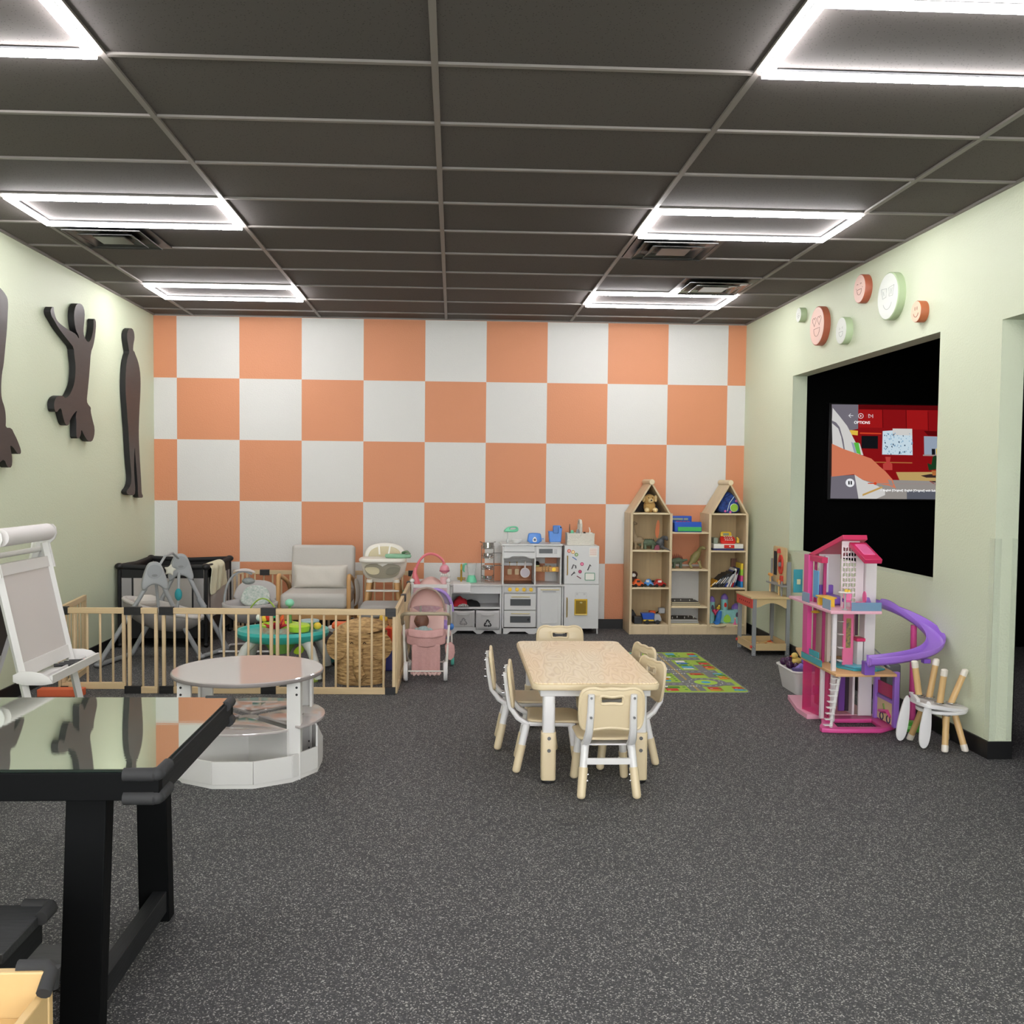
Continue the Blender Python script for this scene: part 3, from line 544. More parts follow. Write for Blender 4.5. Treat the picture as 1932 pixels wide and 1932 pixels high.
panel((-2.64,6.62),(-2.215,6.62),4,.03); panel((-2.20,6.62),(-2.0,6.62),1,0.0); panel((-1.97,6.62),(-1.22,6.60),8); panel((-1.2,6.6),(-.385,6.58),9)
hinge(-2.62,6.62,0,.05); hinge(-2.165,6.62,0,.11); hinge(-1.94,6.62,0,.095); hinge(-1.30+.05,6.6,0,.1); hinge(-.42,6.58,0,.07)
panel((-.385,6.6),(-.378,7.38),8); panel((-.377,7.42),(-.372,8.30),9); panel((-.37,8.34),(-.365,9.28),10)
for y in (7.40,8.32): hinge(-.375,y,90,.08)
panel((-.39,9.30),(-1.2,9.32),8); panel((-1.22,9.32),(-1.98,9.33),8); panel((-2.0,9.33),(-2.1,9.33),1)
hinge(-.39,9.30,0,.07); hinge(-1.80,9.325,0,.09); hinge(-1.02,9.315,0,.09)
panel((-2.665,6.64),(-2.75,7.33),7)
# ---------------- easel ----------------
wb=mat('whiteboard','#cfcac8',.25); cb_=mat('chalkboard','#4d4745',.6)
t=thing('easel','white double-sided kids easel with paper roll, standing behind the glass-topped table','easel',(-2.1,5.0,0))
ya,yb=4.72,5.30; top=(-2.205,1.115); bot=(-1.965,0.0)
def xe(z): return top[0]+(bot[0]-top[0])*(top[1]-z)/(top[1]-bot[1])
def xk(z): return -2.235-(.36)*(1.115-z)/1.115
for y in (ya,yb): 
    leg_=G(); leg_.tube([(xe(1.115),y,1.115),(xe(0),y,0)],.022,n=4,T=None); leg_.obj('front_leg',white,t,w=True,flat=True)
    leg_=G(); leg_.tube([(xk(1.115),y,1.115),(xk(0),y,0)],.022,n=4); leg_.obj('back_leg',white,t,w=True,flat=True)
def slab(f,z0,z1,y0,y1,th,off=0): 
    g=G(); g._f([(f(z)+off+o,y,z) for z in (z0,z1) for y in (y0,y1) for o in (-th/2,th/2)],[(0,1,3,2),(4,6,7,5),(0,4,5,1),(2,3,7,6),(0,2,6,4),(1,5,7,3)],0); return g
slab(xe,.56,1.0,ya+.02,yb-.02,.008,.0).obj('whiteboard_panel',wb,t,w=True,flat=True)
slab(xe,.99,1.045,ya+.015,yb-.015,.022).obj('top_rail',white,t,w=True,flat=True); slab(xe,.50,.565,ya+.015,yb-.015,.022).obj('bottom_rail',white,t,w=True,flat=True)
slab(xk,.5,1.0,ya+.02,yb-.02,.008).obj('chalkboard_panel',cb_,t,w=True,flat=True); slab(xk,.44,.505,ya+.015,yb-.015,.02).obj('back_rail',white,t,w=True,flat=True)
slab(xe,.2,.235,ya,yb,.018).obj('lower_bar',white,t,w=True,flat=True)
for y in (ya-.028,yb+.02):
    G().plate([[(-2.27,1.16),(-2.19,1.16),(-2.15,.985),(-2.30,.965)]],.008,TR((0,y,0))@PY,bev=.001).obj('side_bracket',white,t,w=True)
    G().plate([smooth([(xe(.5)-.03,.535),(-1.98,.535),(-1.925,.50),(-1.915,.47),(xe(.5)-.03,.47)],1)],.01,TR((0,y,0))@PY,bev=.001).obj('tray_end',white,t,w=True)
    G().plate([smooth([(-2.20,1.215),(-2.15,1.215),(-2.14,1.15),(-2.19,1.10),(-2.225,1.12)],1)],.01,TR((0,y,0))@PY,bev=.001).obj('roll_bracket',white,t,w=True)
G().box(-2.09,-1.925,ya-.02,yb+.015,.475,.483).box(-1.933,-1.92,ya-.02,yb+.015,.475,.515).box(-2.0,-1.992,ya-.02,yb+.015,.483,.497).obj('tray',white,t,w=True,weld=False)
G().cyl((-2.18,ya+.02,1.175),(-2.18,yb-.02,1.175),.045,n=28).obj('paper_roll',mat('white_paper','#e4e0df',.7),t,w=True)
G().cyl((-2.23,ya-.01,1.08),(-2.23,yb+.01,1.08),.014,n=12).obj('top_bar',white,t,w=True)
for i,(y,c) in enumerate(((5.06,'#141414'),(5.10,'#2c2b2b'),(5.14,'#171717'),(5.18,'#e2553a'))):
    o=G().cyl((-2.06+.01*i,y,.494),(-1.96+.008*i,y+.03,.494),.0085,n=10).cyl((-1.985+.008*i,y+.022,.494),(-1.955+.008*i,y+.031,.494),.0098,n=10,m=1).obj('marker',[black,mat('marker_cap_%d'%i,c,.4)])
    tag(o,('black marker in the easel tray','orange-capped marker in the easel tray')[i==3] ,'marker','markers lying on the easel tray')
    if i<3: o['label']=['black marker on the easel tray, first from the near end','black marker on the easel tray, middle of the black three','black marker on the easel tray, right beside the orange-capped one'][i]
# ---------------- bookcase with two towers ----------------
sh=mat('bookcase_wood','#d6c19d',.5,var=.16,vscale=10,stretch=(1,1,.12)); shh=mat('bookcase_wood_shelf','#e0cdaa',.5,var=.1,vscale=8,stretch=(.2,1,1)); shb=mat('bookcase_back_panel','#c3aa7f',.6,var=.22,vscale=9,stretch=(1.5,1,.1))
BX=[1.70,2.092,2.47,2.842]; Y0,Y1=9.15,9.5
t=thing('bookcase','pale wooden bookcase with two house-shaped towers in the back right corner','bookcase',(2.27,9.3,0))
def bx(name,x0,x1,y0,y1,z0,z1,m): return G().box(x0,x1,y0,y1,z0,z1).obj(name,m,t,w=True,bevel=.002,bs=1)
for i,x in enumerate(BX):
    h=[1.168,1.168,1.168,1.168][i]
    bx('side_panel',x-(.0 if i==0 else .012 if i<3 else .022),x+(.022 if i==0 else .012 if i<3 else 0),Y0,Y1,.0,h,sh)
for a,b in ((BX[0],BX[1]),(BX[2],BX[3])):
    m_=(a+b)/2
    for z in (.079,.437,.797,1.155): bx('shelf',a+.012,b-.012,Y0+.004,Y1-.01,z,z+.016,shh)
    bx('back_panel',a+.012,b-.012,Y1-.008,Y1,.08,1.165,shb)
    pk=1.47
    for s in (-1,1):
        e=a if s<0 else b
        G().prism([(e,1.16),(m_,pk),(m_,pk-.028),(e-s*.022,1.16)],'y',Y0,Y1).obj('roof_board',sh,t,w=True,bevel=.002,bs=1)
    G().prism([(a+.02,1.17),(b-.02,1.17),(m_,pk-.03)],'y',Y1-.01,Y1-.004).obj('gable_back',mat('gable_dark_panel','#3f3936',.7),t,w=True)  # dark brown-grey board closing the back of the gable
    G().cyl((m_,Y0-.02,pk-.003),(m_,Y1,pk-.003),.026,n=20).obj('ridge_dowel',shh,t,w=True,bevel=.003)
for z in (.079,.255,.614,.973): bx('shelf',BX[1]+.012,BX[2]-.012,Y0+.004,Y1-.01,z,z+.016,shh)
bx('plinth',BX[0]+.022,BX[3]-.022,Y0+.002,Y0+.02,0,.079,sh)
# ---------------- things on the bookcase ----------------
def solo(g,name,m,label,cat,group=None,**k): return tag(g.obj(name,m,**k),label,cat,group)
fur=mat('golden_plush','#d3ad6c',.95,bump=1,bscale=90); furl=mat('light_plush','#e6cd98',.95,bump=1,bscale=90)
t=thing('plush_dog','golden plush puppy sitting in the left tower gable of the bookcase','plush toy',(1.905,9.25,1.171))
G().sph((0,.04,.06),(.06,.06,.07)).obj('body',fur,t); 
G().sph((-.008,-.0,.13),(.055,.05,.05)).sph((-.003,-.045,.115),(.026,.025,.022),m=1).obj('head',[fur,furl],t)
for s in (-1,1):
    G().sph((s*.058-.008,-.005,.135),(.018,.022,.035),T=TR(rot=(0,0,0))).obj('ear',furl,t); G().sph((s*.04,-.045,.025),(.026,.045,.024)).obj('paw',furl,t)
g=G(); g.sph((-.003,-.07,.12),(.009,.006,.007)); [g.sph((-.006+s*.02,-.045,.143),.005) for s in (-1,1)]; g.obj('nose_and_eyes',black,t)
t=thing('backpack','blue printed kids backpack with a round green patch in the right tower','bag',(2.66,9.3,1.171))
G().plate([smooth([(-.10,0),(.11,0),(.115,.08),(.06,.17),(.0,.215),(-.04,.18),(-.09,.08)],2)],.13,TR((0,-.02,0))@PY,bev=.02,res=3).obj('body',mat('blue_printed_fabric','#2f56a8',.8,var=.6,vscale=25,col2='#1d2350'),t)
G().cyl((.055,-.088,.055),(.055,-.098,.055),.036,n=24).obj('patch',mat('green_patch','#8fbf3a',.6),t); G().lathe([(.036,-.006),(.041,0),(.036,.006)],T=TR((.055,-.09,.055),(90,0,0))).obj('patch_rim',mat('white_piping','#dfe8d8',.6),t)
G().tube([(-.01,-.09,.02),(.01,-.09,.1),(.06,-.085,.17)],.003).obj('zip',mat('zip_tape','#cfe0ea',.5),t)
for x,z in ((.075,.12),(-.03,.02),(.02,.012)): G().sph((x,-.088,z),(.012,.004,.012)).obj('printed_dot',mat('pink_dot','#c95fa0',.6),t)
G().tube([(-.07,-.07,.06),(-.04,-.09,.15),(.03,-.08,.19)],.007,flat=.4).obj('strap',mat('navy_strap','#1a2b66',.8),t)
# cash registers
blu=mat('toy_blue','#1f4fb0',.35); grn=mat('toy_green','#3fae5a',.4); red=mat('toy_red','#cf2a22',.35); yel=mat('toy_yellow','#e6c13c',.4); teal=mat('toy_teal','#2fa6a0',.4); wht=mat('toy_white','#e4e2da',.35); scr=mat('lcd_grey','#8a9a86',.3); orange=mat('toy_orange','#e2622a',.4); purple=mat('toy_purple','#8a5fc9',.4); pink=mat('toy_pink','#e0679c',.4)
t=thing('toy_cash_register','blue and green toy cash register on top of the low middle section','toy',(2.265,9.27,.989))
G().prism([(-.12,0),(.09,0),(.09,.075),(-.10,.10),(-.12,.05)],'x',-.14,.125).obj('body',blu,t,bevel=.008)
G().box(-.11,.12,-.124,-.116,.008,.05).obj('drawer_front',grn,t,bevel=.003)
G().box(-.14,.06,.02,.09,.075,.15).obj('display_housing',blu,t,bevel=.008); G().box(-.13,-.03,.012,.02,.11,.13).box(-.02,.02,.012,.02,.11,.13).obj('display_window',[scr],t,weld=False)
for i in range(4):
    for j in range(3): G().box(-.10+.035*i,-.075+.035*i,-.08+.03*j,-.06+.03*j,.066+.009*j,.082+.009*j).obj('key',wht if j==0 else red,t,bevel=.002,bs=1)
t=thing('toy_cash_register','red and white toy cash register with yellow display in the right tower','toy',(2.67,9.28,.813))
G().box(-.16,.14,-.11,.08,.0,.018).obj('base',mat('navy_plastic','#2b3163',.4),t,bevel=.004); G().box(-.155,.135,-.105,.08,.018,.062).obj('body',wht,t,bevel=.006); G().box(-.055,.045,-.112,-.104,.022,.055).obj('drawer_front',red,t,bevel=.003); G().sph((0,-.114,.04),.008).obj('drawer_knob',wht,t)
G().plate([rrect(-.075,.07,-.05,.055,.03)],.03,TR((0,-.04,.09),(38,0,0)),bev=.006).obj('keypad_console',red,t)
for i in range(4):
    for j in range(3): G().box(-.04+.022*i,-.026+.022*i,-.004,.0,.01,.018,T=TR((0,-.065+.022*j,.09+.016*j),(38,0,0))).obj('key',wht,t)
G().plate([rrect(-.055,.055,-.03,.03,.022)],.025,TR((-.005,.02,.145),(70,0,0)),bev=.006).obj('display_housing',yel,t); G().box(-.03,.025,-.002,.0,-.01,.012,T=TR((-.005,.004,.15),(-20,0,0))).obj('display_window',scr,t)
G().box(-.145,-.10,-.06,.04,.062,.12).obj('card_reader',mat('grey_green_plastic','#8a9384',.4),t,bevel=.008)
G().tube([(.10,-.03,.07),(.105,-.02,.105),(.10,.0,.12)],[.016,.012,.006]).obj('scanner',yel,t)
# dinosaurs and animals
def dino(name,label,loc,rot,body,neck,tail,legs,m,extra=None,group='toy dinosaurs on the bookcase'):
    t=thing(name,label,'toy dinosaur',loc,rot,group)
    g=G()
    r=[q[1] for q in body]; g.tube([q[0] for q in body],r,n=12)
    g.tube([q[0] for q in neck],[q[1] for q in neck],n=10); g.tube([q[0] for q in tail],[q[1] for q in tail],n=8)
    g.obj('body',m,t)
    for q in legs: G().tube([p_ for p_ in q[0]],q[1],n=8).obj('leg',m,t)
    if extra: extra(t)
    return t
tan=mat('tan_dino_skin','#a08c6e',.6,var=.3,vscale=30); grnd=mat('green_dino_skin','#5f6f58',.6,var=.4,vscale=40); olive=mat('olive_dino_skin','#8a8150',.5,var=.3,vscale=30); dgrey=mat('dark_grey_dino_skin','#55585a',.55,var=.4,vscale=40)
def L4(xs,y,h,r): return [([(x,s*y,h),(x+.003,s*y*1.1,h*.5),(x,s*y*1.1,.004)],[r*1.3,r,r]) for x in xs for s in (-1,1)]
dino('toy_dinosaur','tan long-necked toy dinosaur at the left edge of the second shelf',(1.80,9.27,.813),0,[((-.06,0,.08),.02),((-.03,0,.085),.04),((.02,0,.085),.038),((.05,0,.08),.02)],[((-.03,0,.09),.036),((-.05,0,.15),.024),((-.058,0,.22),.016),((-.055,0,.25),.014),((-.045,-.01,.255),.018),((-.025,-.03,.248),.009)],[((.04,0,.08),.02),((.08,.01,.05),.01),((.11,.02,.02),.003)],L4((-.035,.03),.024,.07,.011),tan)
def spikes(t):
    for k in range(6): G().tube([(-.05+.02*k,0,.08),(-.055+.02*k,0,.105)],[.008,.001],n=5).obj('back_spike',mat('dark_spikes','#2e2c2b',.6),t)
dino('toy_dinosaur','spotted armoured toy dinosaur in the middle of the second shelf',(1.90,9.27,.813),0,[((-.07,0,.06),.015),((-.03,0,.065),.035),((.03,0,.065),.035),((.06,0,.055),.018)],[((-.06,0,.06),.022),((-.085,-.01,.045),.016),((-.10,-.01,.04),.006)],[((.05,0,.055),.02),((.09,0,.05),.01),((.12,0,.06),.004)],L4((-.04,.035),.028,.05,.012),grnd,spikes)
def wing(t):
    G().plate([smooth([(0,0),(.015,.06),(.02,.16),(.0,.20),(-.02,.12),(-.025,.04)],1)],.004,TR((-.03,-.02,.10))@PY).obj('wing',mat('orange_wing','#c9703f',.5),t)
    G().plate([smooth([(0,0),(.03,.0),(.04,-.05),(.01,-.08),(-.02,-.05)],1)],.005,TR((-.06,-.09,.05))@PY).obj('wing_membrane',mat('maroon_wing','#7d3246',.5),t)
dino('toy_dragon','dark grey winged toy dragon at the right end of the second shelf',(2.01,9.26,.813),0,[((0,0,.02),.03),((0,0,.06),.045),((.01,0,.10),.03)],[((.01,0,.09),.025),((.03,-.03,.12),.018),((.045,-.06,.115),.02),((.05,-.09,.10),.008)],[((.0,0,.03),.02),((.03,-.06,.02),.010),((.075,-.12,-.002),.003)],[([(s*.02,-.03,.04),(s*.025,-.04,.004)],[.014,.012]) for s in (-1,1)],dgrey,wing)
def plates(t):
    for k in range(7): G().tube([(-.05+.017*k,0,.085+.012*math.sin(k/6*PI)),(-.058+.017*k,0,.125+.02*math.sin(k/6*PI))],[.010,.001],n=4).obj('back_plate',mat('dark_red_plates','#7a4136',.6),t)
dino('toy_dinosaur','green toy stegosaur with red back plates in the middle section',(2.18,9.27,.63),0,[((-.06,0,.065),.015),((-.03,0,.07),.03),((.02,0,.075),.032),((.05,0,.07),.02)],[((.04,0,.07),.022),((.075,-.01,.08),.012),((.10,-.015,.085),.008)],[((-.04,0,.07),.02),((-.07,0,.06),.008),((-.085,0,.05),.003)],L4((-.03,.035),.02,.06,.010),grnd,plates)
dino('toy_dinosaur','olive two-legged toy dinosaur standing at the right of the middle section',(2.38,9.27,.63),R(0),[((-.05,0,.06),.03),((-.03,0,.10),.042),((.0,0,.14),.035),((.02,0,.17),.02)],[((.01,0,.16),.022),((.025,-.02,.20),.018),((.045,-.04,.205),.02),((.065,-.06,.195),.008)],[((-.05,0,.07),.025),((-.07,.03,.05),.012),((-.07,.07,.03),.004)],[([(-.02+s*.03,-.02,.07),(-.03+s*.05,-.03,.04),(-.02+s*.045,-.05,.006)],[.02,.012,.014]) for s in (-1,1)],olive)
# small toys on third left shelf
def car(label,x,y,z,body,accent,rot=0,L=.11,name='toy_car',white_face=False):
    t=thing(name,label,'toy car',(x,y,z),rot,'toy vehicles on the left tower shelves')
    G().plate([smooth([(-L/2,.012),(L/2,.012),(L/2,.035),(L*.28,.045),(L*.12,.075),(-L*.22,.075),(-L*.36,.045),(-L/2,.035)],1)],.06,PY,bev=.006).obj('body',body,t)
    G().box(-L*.2,L*.1,-.034,-.0305,.046,.066).obj('window',accent,t)
    for sx in (-1,1):
        for sy in (-1,1): G().cyl((sx*L*.3,sy*.026,.016),(sx*L*.3,sy*.036,.016),.016,n=14).obj('wheel',black,t)
    G().box(-L*.5-.001,-L*.5+.006,-.02,.02,.018,.028).obj('bumper',wht,t)
    return t
car('orange toy car lying at the left edge of the third shelf',1.79,9.22,.453,orange,dark,R(12)); car('blue toy car between the orange and the red one',1.90,9.23,.453,mat('sky_blue_plastic','#4a8fd6',.35),wht,R(-25),.09); car('red and white toy car at the right of the third shelf',2.0,9.22,.453,mat('deep_red_plastic','#b3241f',.3),wht,R(8),.12)
t=thing('toy_figure','brown and white plush figure perched behind the orange toy car','plush toy',(1.77,9.32,.453)); G().sph((0,0,.05),(.035,.03,.05)).obj('body',mat('brown_plush','#4b3028',.9),t); G().sph((0,-.01,.11),(.036,.032,.032)).obj('head',mat('brown_plush','#4b3028',.9),t); G().sph((-.008,-.035,.105),(.022,.012,.02)).obj('face_patch',wht,t)
for x,y,l_ in ((1.925,9.30,'nearer'),(1.965,9.345,'farther')): solo(G().sph((x,y,.478),(.03,.028,.025)),'toy_ball',mat('black_toy','#1b1b1e',.5),l_+' of two small black ball toys behind the blue toy car','ball','black ball toys')
# bottom left: trucks
t=thing('dump_truck','blue and grey toy dump truck at the front of the bottom left shelf','toy truck',(1.925,9.215,.095),group='toy vehicles on the left tower shelves')
G().box(-.075,.085,-.035,.035,.016,.03).obj('chassis',black,t,bevel=.003); G().prism([(-.085,.045),(.02,.045),(.025,.105),(-.10,.105)],'y',-.04,.04).obj('tipper',blu,t,bevel=.003); G().prism([(.025,.03),(.095,.03),(.095,.055),(.075,.095),(.025,.095)],'y',-.034,.034).obj('cab',greyp,t,bevel=.004); G().box(-.08,.02,-.036,.036,.03,.044).obj('yellow_sill',yel,t)
for x in (-.045,.055):
    for s in (-1,1): G().cyl((x,s*.032,.02),(x,s*.044,.02),.021,n=16).obj('wheel',black,t)
t=thing('toy_loader','orange and grey toy digger behind the blue dump truck','toy truck',(1.96,9.34,.095),group='toy vehicles on the left tower shelves')
G().box(-.05,.06,-.04,.04,.02,.06).obj('chassis',yel,t,bevel=.004); G().box(-.03,.03,-.03,.03,.06,.11).obj('cab',orange,t,bevel=.006); G().tube([(.03,-.02,.08),(.07,-.04,.12),(.09,-.05,.09)],.008,n=6).obj('arm',black,t); G().box(.055,.115,-.07,-.01,.09,.145).obj('bucket',greyp,t,bevel=.008)
for x in (-.03,.04): G().cyl((x,-.05,.022),(x,.05,.022),.022,n=14).obj('axle_wheels',black,t)
solo(G().box(1.755,1.835,9.19,9.28,.096,.165),'toy_crate',mat('charcoal_plastic','#26282b',.4),'small square charcoal toy box with grey frame on the bottom left shelf','toy box',bevel=.006)
t=thing('toy_scoop','black toy scoop tilted up behind the small charcoal box','toy',(1.78,9.36,.095)); G().prism([(-.04,0),(.05,0),(.03,.05),(-.01,.12),(-.04,.10)],'y',-.04,.04).obj('shell',black,t,bevel=.006)
# stacked puzzle boards
cr=mat('cream_board','#d9cba3',.5); gy=mat('white_grey_board','#cfcfc8',.5); dkb=mat('dark_board','#4a4640',.6)
for k,(z,c,d) in enumerate(((.272,cr,'lowest'),(.2875,cr,'middle'),(.303,cr,'topmost'))):
    o=solo(G().box(2.11+.004*k,2.40-.01*k,9.17+.003*k,9.42,z,z+.007).box(2.115+.004*k,2.395-.01*k,9.175,9.415,z+.007,z+.0145,m=1),'puzzle_board',[c,dkb],d+' of the cream puzzle boards stacked on the fourth middle shelf','puzzle','cream puzzle boards',weld=False)
for x_,y_ in ((2.15,9.2),(2.22,9.25),(2.30,9.22),(2.36,9.3)): G().cyl((x_,y_,.317),(x_,y_,.329),.004,n=8).obj('peg',wht,o)
for k,(z,c,d) in enumerate(((.096,cr,'lowest'),(.1135,gy,'middle'),(.131,gy,'topmost'))):
    o=solo(G().box(2.105,2.385-.006*k,9.17,9.42,z,z+.009).box(2.11,2.38-.006*k,9.175,9.415,z+.009,z+.0165,m=1),'puzzle_board',[c,dkb],d+' of the grey puzzle boards stacked on the bottom middle shelf','puzzle','grey puzzle boards',weld=False)
for x_,y_ in ((2.13,9.2),(2.19,9.26),(2.25,9.21),(2.31,9.3),(2.34,9.22)): G().cyl((x_,y_,.1475),(x_,y_,.1655),.004,n=8).obj('peg',wht,o)
# books leaning
bk=[('#e3a82f',.09,50,'yellow'),('#2b2b2d',.15,46,'black'),('#1f2022',.165,42,'black'),('#33343a',.165,40,'black'),('#202124',.175,38,'black'),('#3d3f44',.175,36,'black'),('#2a3f94',.185,30,'blue'),('#d8d5d0',.195,25,'white'),('#d0cfd4',.185,22,'white'),('#b5232a',.18,18,'red'),('#27356e',.19,14,'navy')]
x=2.50
words=['lying flattest at the left end','leftmost of the dark spines','second of the dark spines','third of the dark spines','fourth of the dark spines','fifth of the dark spines','next to the dark ones','wide, leaning beside the blue one','thin, leaning beside the red one','spotted with white','tall beside the colour-blocked one']
for i,(c,h,a,nm) in enumerate(bk):
    th=.016 if i not in (7,) else .02; T=TR((x,9.2,.454),(0,a,0))
    t=tag(bpy.data.objects.new('book',None),nm+' book on the right tower shelf, '+words[i],'book','children\'s books leaning on the shelf'); COL.objects.link(t); t.location=(x,9.2,.454); t.rotation_euler=(0,R(a),0)
    cvr=mat('book_cover_%d'%i,c,.4)
    g=G(); g.box(-th,0,-.0,.004,0.0,h); g.box(-th,-th+.002,0,.17,0,h); g.box(-.002,0,0,.17,0,h); g.obj('cover',cvr,t,weld=False)
    G().box(-th+.002,-.002,.004,.165,.004,h-.004).obj('pages',mat('book_pages','#e6e0d0',.8),t)
    G().box(-th+.004,-.004,-.0008,0,h*.25,h*.7).obj('spine_print',mat('spine_print_%d'%(i%3),('#e8e4da','#c9cdd6','#8c9196')[i%3],.5),t)
    x+=th/math.cos(R(a))+.003
t=thing('book','tall colour-blocked book standing upright at the right end of the shelf','book',(2.80,9.19,.454),0,'children\'s books leaning on the shelf')
for k,c in enumerate(('#2f86c9','#d6478a','#9acb3c','#e8c93a')): G().box(-.011,.011,0,.17,.058*k,.058*(k+1)).obj('spine_block',mat('block_%d'%k,c,.4),t)
solo(G().box(2.745,2.80,9.37,9.39,.454,.72),'book',mat('brown_cover','#6a4634',.5),'brown book standing at the back of the book shelf','book','children\'s books leaning on the shelf')
# castle
t=thing('toy_castle','pale blue toy castle with purple domes on the bottom right shelf','toy castle',(2.66,9.28,.095))
lb=mat('pale_turquoise_plastic','#8cc6c6',.4,var=.15,vscale=20); pu=mat('purple_dome','#7d62b0',.35)
G().box(-.08,.15,-.03,.06,0,.13).obj('wall_block',lb,t,bevel=.01)
for x,z,r in ((-.125,.21,.03),(.0,.235,.034),(.115,.14,.042)):
    tw=G().lathe([(r,0),(r*.92,z*.5),(r,z)],(x,0,0),20).obj('tower',lb,t); G().lathe([(r*1.12,0),(r*1.05,.012),(r*.8,.035),(r*.3,.052),(0,.056)],(x,0,z),20).obj('dome',pu,tw)
    G().plate([smooth([(-.013,0),(.013,0),(.013,.03),(0,.05),(-.013,.03)],1)],.006,TR((x,-r-.001,z-.075))@PY).obj('tower_window',mat('dark_window','#4a4058',.5) if x else red,tw)
G().plate([smooth([(-.035,0),(.035,0),(.035,.05),(0,.085),(-.035,.05)],1)],.008,TR((.02,-.036,.01))@PY).obj('gate',mat('lime_gate','#9ed14a',.4),t)
G().tube([(-.06,-.03,.12),(-.07,-.06,.07),(-.09,-.09,.02),(-.12,-.10,.008)],.026,n=10,flat=.35).obj('slide',mat('royal_blue_slide','#2b6fc0',.3),t)
G().lathe([(.075,0),(.08,.006),(.078,.012),(0,.012)],(-.09,-.10,-.014),24).obj('front_ledge',cr,t); G().lathe([(.045,0),(.048,.006),(0,.010)],(.11,-.11,-.014),20).obj('side_ledge',cr,t)
t=thing('toy_figure','tiny yellow figure on the toy castle wall','toy figure',(2.595,9.26,.228)); G().sph((0,0,.015),(.018,.012,.016)).obj('body',yel,t); G().sph((.006,-.004,.035),.011).obj('head',yel,t)
t=thing('toy_figure','tiny pink figure standing at the right end of the toy castle','toy figure',(2.735,9.17,.095)); G().lathe([(.018,0),(.006,.03),(.004,.05)]).obj('dress',pink,t); G().sph((0,0,.058),.010).obj('head',mat('doll_skin','#e0b090',.6),t)
solo(G().tube([(2.52,9.165,.24),(2.54,9.16,.205),(2.56,9.165,.24),(2.54,9.165,.225)],[.018,.022,.018,.02],n=8),'toy_heart',mat('raspberry_plastic','#b3224f',.4),'raspberry pink heart toy hanging on the left castle tower','toy')
# ---------------- play kitchen: sink unit ----------------
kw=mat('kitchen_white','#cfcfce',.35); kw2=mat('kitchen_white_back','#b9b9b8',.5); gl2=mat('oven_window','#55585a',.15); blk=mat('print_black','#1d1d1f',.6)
t=thing('play_sink_unit','white play kitchen sink unit with gold faucet and fabric bins','play kitchen',(.23,9.33,0))
def kb(name,x0,x1,y0,y1,z0,z1,m=None,**k): return G().box(x0,x1,y0,y1,z0,z1).obj(name,m or kw,t,w=True,bevel=k.get('bevel',.002),bs=1)
kb('countertop',-.03,.468,9.14,9.50,.462,.476,mat('marble_counter','#c9c6c4',.3)); kb('side_panel',.455,.47,9.16,9.5,0,.462); kb('side_panel',-.02,-.005,9.16,9.5,0,.462)
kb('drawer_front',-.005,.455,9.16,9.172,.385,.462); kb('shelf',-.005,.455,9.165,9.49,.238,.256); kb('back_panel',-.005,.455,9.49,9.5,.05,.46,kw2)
G().prism([(-.005,0),(.015,0),(.05,.03),(.13,.03),(.165,0),(.2,0),(.235,.045),(.455,.045),(.455,.075),(-.005,.075)][:3]+[(.20,.03),(.235,0),(.275,0),(.31,.03),(.39,.03),(.43,0),(.455,0),(.455,.062),(-.005,.062)],'y',9.16,9.172).obj('plinth',kw,t,w=True)
s_=G().box(.005,.175,9.13,9.36,.395,.48).obj('sink_basin',wplas,t,w=True,bevel=.006); G().box(.02,.16,9.15,9.34,.4795,.481).obj('basin_inside',mat('basin_white','#dcdcdc',.4),s_,w=True)  # thin near-white sheet marks the inside of the basin
f=G().tube([(.085,9.36,.476),(.085,9.36,.60),(.085,9.352,.63),(.085,9.33,.648),(.085,9.305,.638),(.085,9.295,.60)],.009,n=10).obj('faucet',gold,t,w=True); G().tube([(.045,9.36,.515),(.125,9.36,.515)],.006).obj('tap_handle',gold,f,w=True); G().tube([(.05,9.36,.50),(.12,9.36,.50)],.005).obj('tap_handle',gold,f,w=True)
def recyc(par,x,y,z,s,m):
    g=G()
    for k in range(3):
        a=90+120*k; T=TR((x,y,z),(0,0,0))@TR(rot=(0,-(a-90),0))
        g.plate([[(-.32*s,.25*s),(-.12*s,.62*s),(.12*s,.62*s),(.26*s,.38*s),(.36*s,.44*s),(.30*s,.12*s),(.0,.22*s),(.12*s,.28*s),(.0,.44*s),(-.18*s,.14*s)]],.001,T@PY,m=0)
    g.obj('recycling_symbol',m,par,w=True,flat=True)
fb=mat('white_grey_fabric','#c4c3c2',.9,bump=.3,bscale=30)
